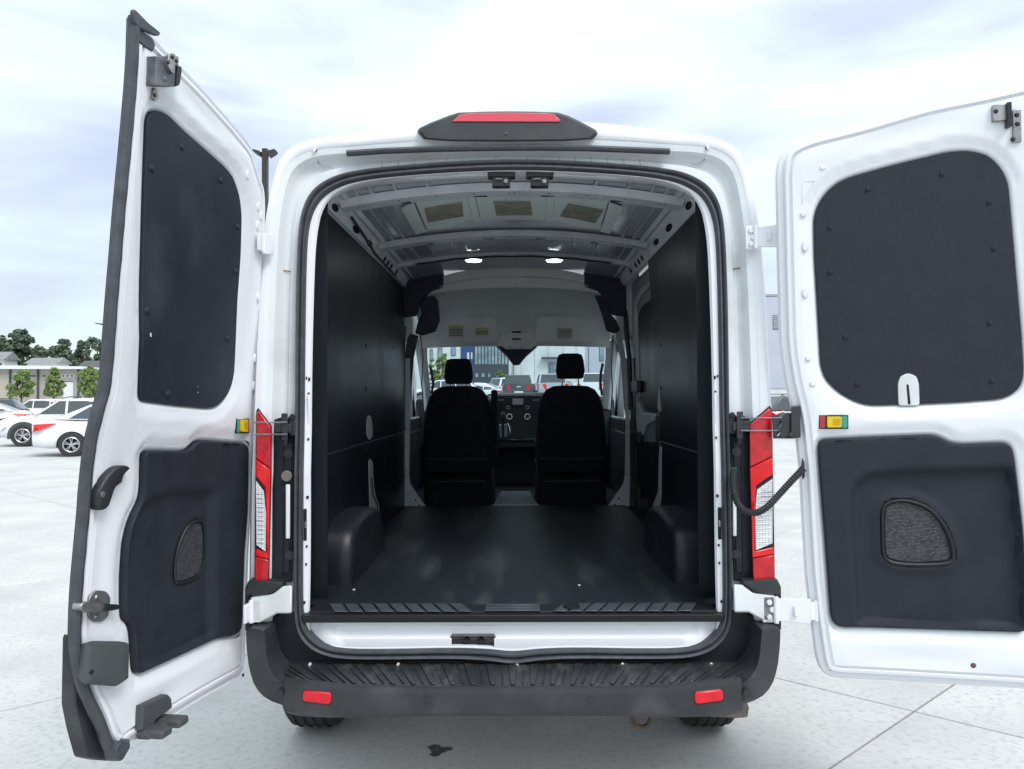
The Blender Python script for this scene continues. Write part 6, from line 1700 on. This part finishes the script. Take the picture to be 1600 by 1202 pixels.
# ---------------------------------------------------------------- office block seen through the windscreen
D2 = 78.0; Y = D2 - 2.75
offw = mat('pale_office_cladding', (.70, .73, .72), .6, c2=(.57, .61, .61), nscale=.5)
offg = mat('light_blue_grey_cladding', (.46, .49, .56), .6, c2=(.43, .46, .53), nscale=.5)
offb = mat('deep_blue_panel', (.03, .07, .19), .5); offk = mat('charcoal_panel', (.05, .06, .075), .6)
wgl = mat('pale_curtain_glass', (.30, .40, .44), .08, c2=(.14, .20, .24), nscale=.8, coat=.5)
xa, _ = XZ(560, 600, D2); xb, ztop = XZ(1300, 463, D2)
ob_ = empty('office_block', ((xa + xb) / 2, Y, 0), 0, 'pale office block with a blue panel and glass front, seen through the windscreen', 'building')
PINV['office_block'] = Matrix.Translation(ob_.location).inverted()
mb = MB(); mb.box(xa, xb, Y, Y + 30, 0, ztop); mb.build('wall', offw, ob_, smooth=False)
mb = MB(); mb.box(xa - .15, xb + .15, Y - .15, Y + 30.1, ztop, ztop + .22); mb.build('roof_edge', mat('grey_coping', (.30, .31, .33), .6), ob_, smooth=False)
def ow(name, a, b, yt, yb, m, proud=.05, parent=None):
    x0, z1 = XZ(a, yt, D2); x1, z0 = XZ(b, yb, D2); m_ = MB(); m_.box(x0, x1, Y - proud, Y + .03, max(z0, .02), z1); return m_.build(name, m, parent or ob_, smooth=False)
ow('grey_wing', 915, 1299, 466, 606, offg, .12)
ow('blue_panel', 720, 739, 520, 600, offb, .10); ow('charcoal_panel', 738, 795, 520, 620, offk, .08)
for k in range(10):
    a = 742 + k * 5.2; w_ = ow('curtain_window', a, a + 4.4, 541, 570, M['clad'], .10); ow('pane', a + .4, a + 4.0, 541.6, 569.4, wgl, .12, w_)
for a in (731, 736): ow('emblem_bar', a - (1 if a < 735 else 0), a + 2.2, 551, 561, offw, .13)
for (a, b, yt, yb) in ((672, 676, 545, 563), (684, 691, 544, 563), (705, 712, 543, 556), (858, 872, 567, 587), (936, 943, 540, 565), (742, 748, 583, 590), (752, 758, 583, 590), (762, 767, 583, 590), (775, 782, 583, 592)):
    pr_ = .16 if a > 920 else .10
    w_ = ow('window', a, b, yt, yb, offk, pr_); ow('pane', a + .8, b - .6, yt + .7, yb - .7, wgl, pr_ + .02, w_)
ow('door_canopy', 846, 872, 559, 561, offk, .9)
for a in (814, 835, 856, 880, 900, 650): ow('panel_joint', a, a + .35, 466, 620, mat('joint_grey', (.40, .42, .42), .7), .055)
ow('downpipe', 919, 920, 530, 620, M['clad'], .2)
x0_, z1_ = XZ(1208.5, 493, D2)
v_ = ow('louvre_vent', 1207, 1216, 493, 515, M['clad'], .18)
for k in range(7): ow('louvre_slat', 1207.3, 1215.7, 494 + k * 3, 495.6 + k * 3, offg, .20, v_)
ow('downpipe', 802.3, 803.2, 563, 612, M['clad'], .3)
# ---------------------------------------------------------------- lamp posts
def lamppost(px, ytop, d, label, armpx=(1, 1), k=1.0):
    x, z = XZ(px, ytop, d); y = d - 2.75
    r = empty('lamp_post', (x, y, 0), 0, label, 'lamp post'); 
    m_ = MB(); m_.cyl((0, 0, 0), (0, 0, .7), .28, 14); m_.build('base', mat('concrete_base', (.38, .38, .37), .9), r)
    m_ = MB(); m_.box(-.075, .075, -.075, .075, .7, z); m_.build('pole', mat('bronze_pole', (.05, .042, .04), .5, .3), r, bevel=.01)
    for s in armpx:
        m_ = MB(); m_.box(min(s * .07, s * .35 * k), max(s * .07, s * .35 * k), -.03, .03, z - .16, z - .09); a = m_.build('arm', M['darksteel'], r)
        m_ = MB(); m_.hexa([Vector((s * .30 * k, -.18, z - .22)), Vector((s * .85 * k, -.16, z - .10)), Vector((s * .85 * k, .16, z - .10)), Vector((s * .30 * k, .18, z - .22)), Vector((s * .30 * k, -.18, z - .10)), Vector((s * .85 * k, -.16, z - .04)), Vector((s * .85 * k, .16, z - .04)), Vector((s * .30 * k, .18, z - .10))]); m_.build('lamp_head', mat('bronze_lamp', (.05, .042, .04), .5, .3), r, bevel=.01)
    return r
lamppost(414.5, 233, 21, 'dark square parking lot light pole in the gap between left door and van roof', (1, -1), .36)
lamppost(166, 504, 62, 'distant light pole whose lamp pokes out left of the open left door', (1, -1))
# far shrubs line along the back of the lot
mb = MB()
kerb = atZ(60, 640, 0)
mb.box(-150, 0 - 12, kerb.y + 6, kerb.y + 6.3, -.02, .12); kb = mb.build('kerb', ground_m, smooth=False); tag(kb, 'concrete kerb along the far edge of the car lot', None, None, 'structure')
mb = MB(); mb.box(-150, -12, kerb.y + 6.3, D1 - 2.76, -.03, .06); vg = mb.build('verge', mat('mown_grass', (.07, .11, .035), .9, c2=(.11, .15, .06), nscale=3, bump=.5), smooth=False); tag(vg, 'grass verge in front of the tan building', None, None, 'structure')
mb = MB(); mb.box(-400, 400, 95, 700, -.05, .03); tg = mb.build('terrain', mat('far_grass', (.06, .09, .04), .9, c2=(.09, .12, .06), nscale=.2), smooth=False); tag(tg, 'grassy land beyond the lot', None, None, 'structure')
print('OBJECTS', len(bpy.data.objects), 'SLABS', cnt)
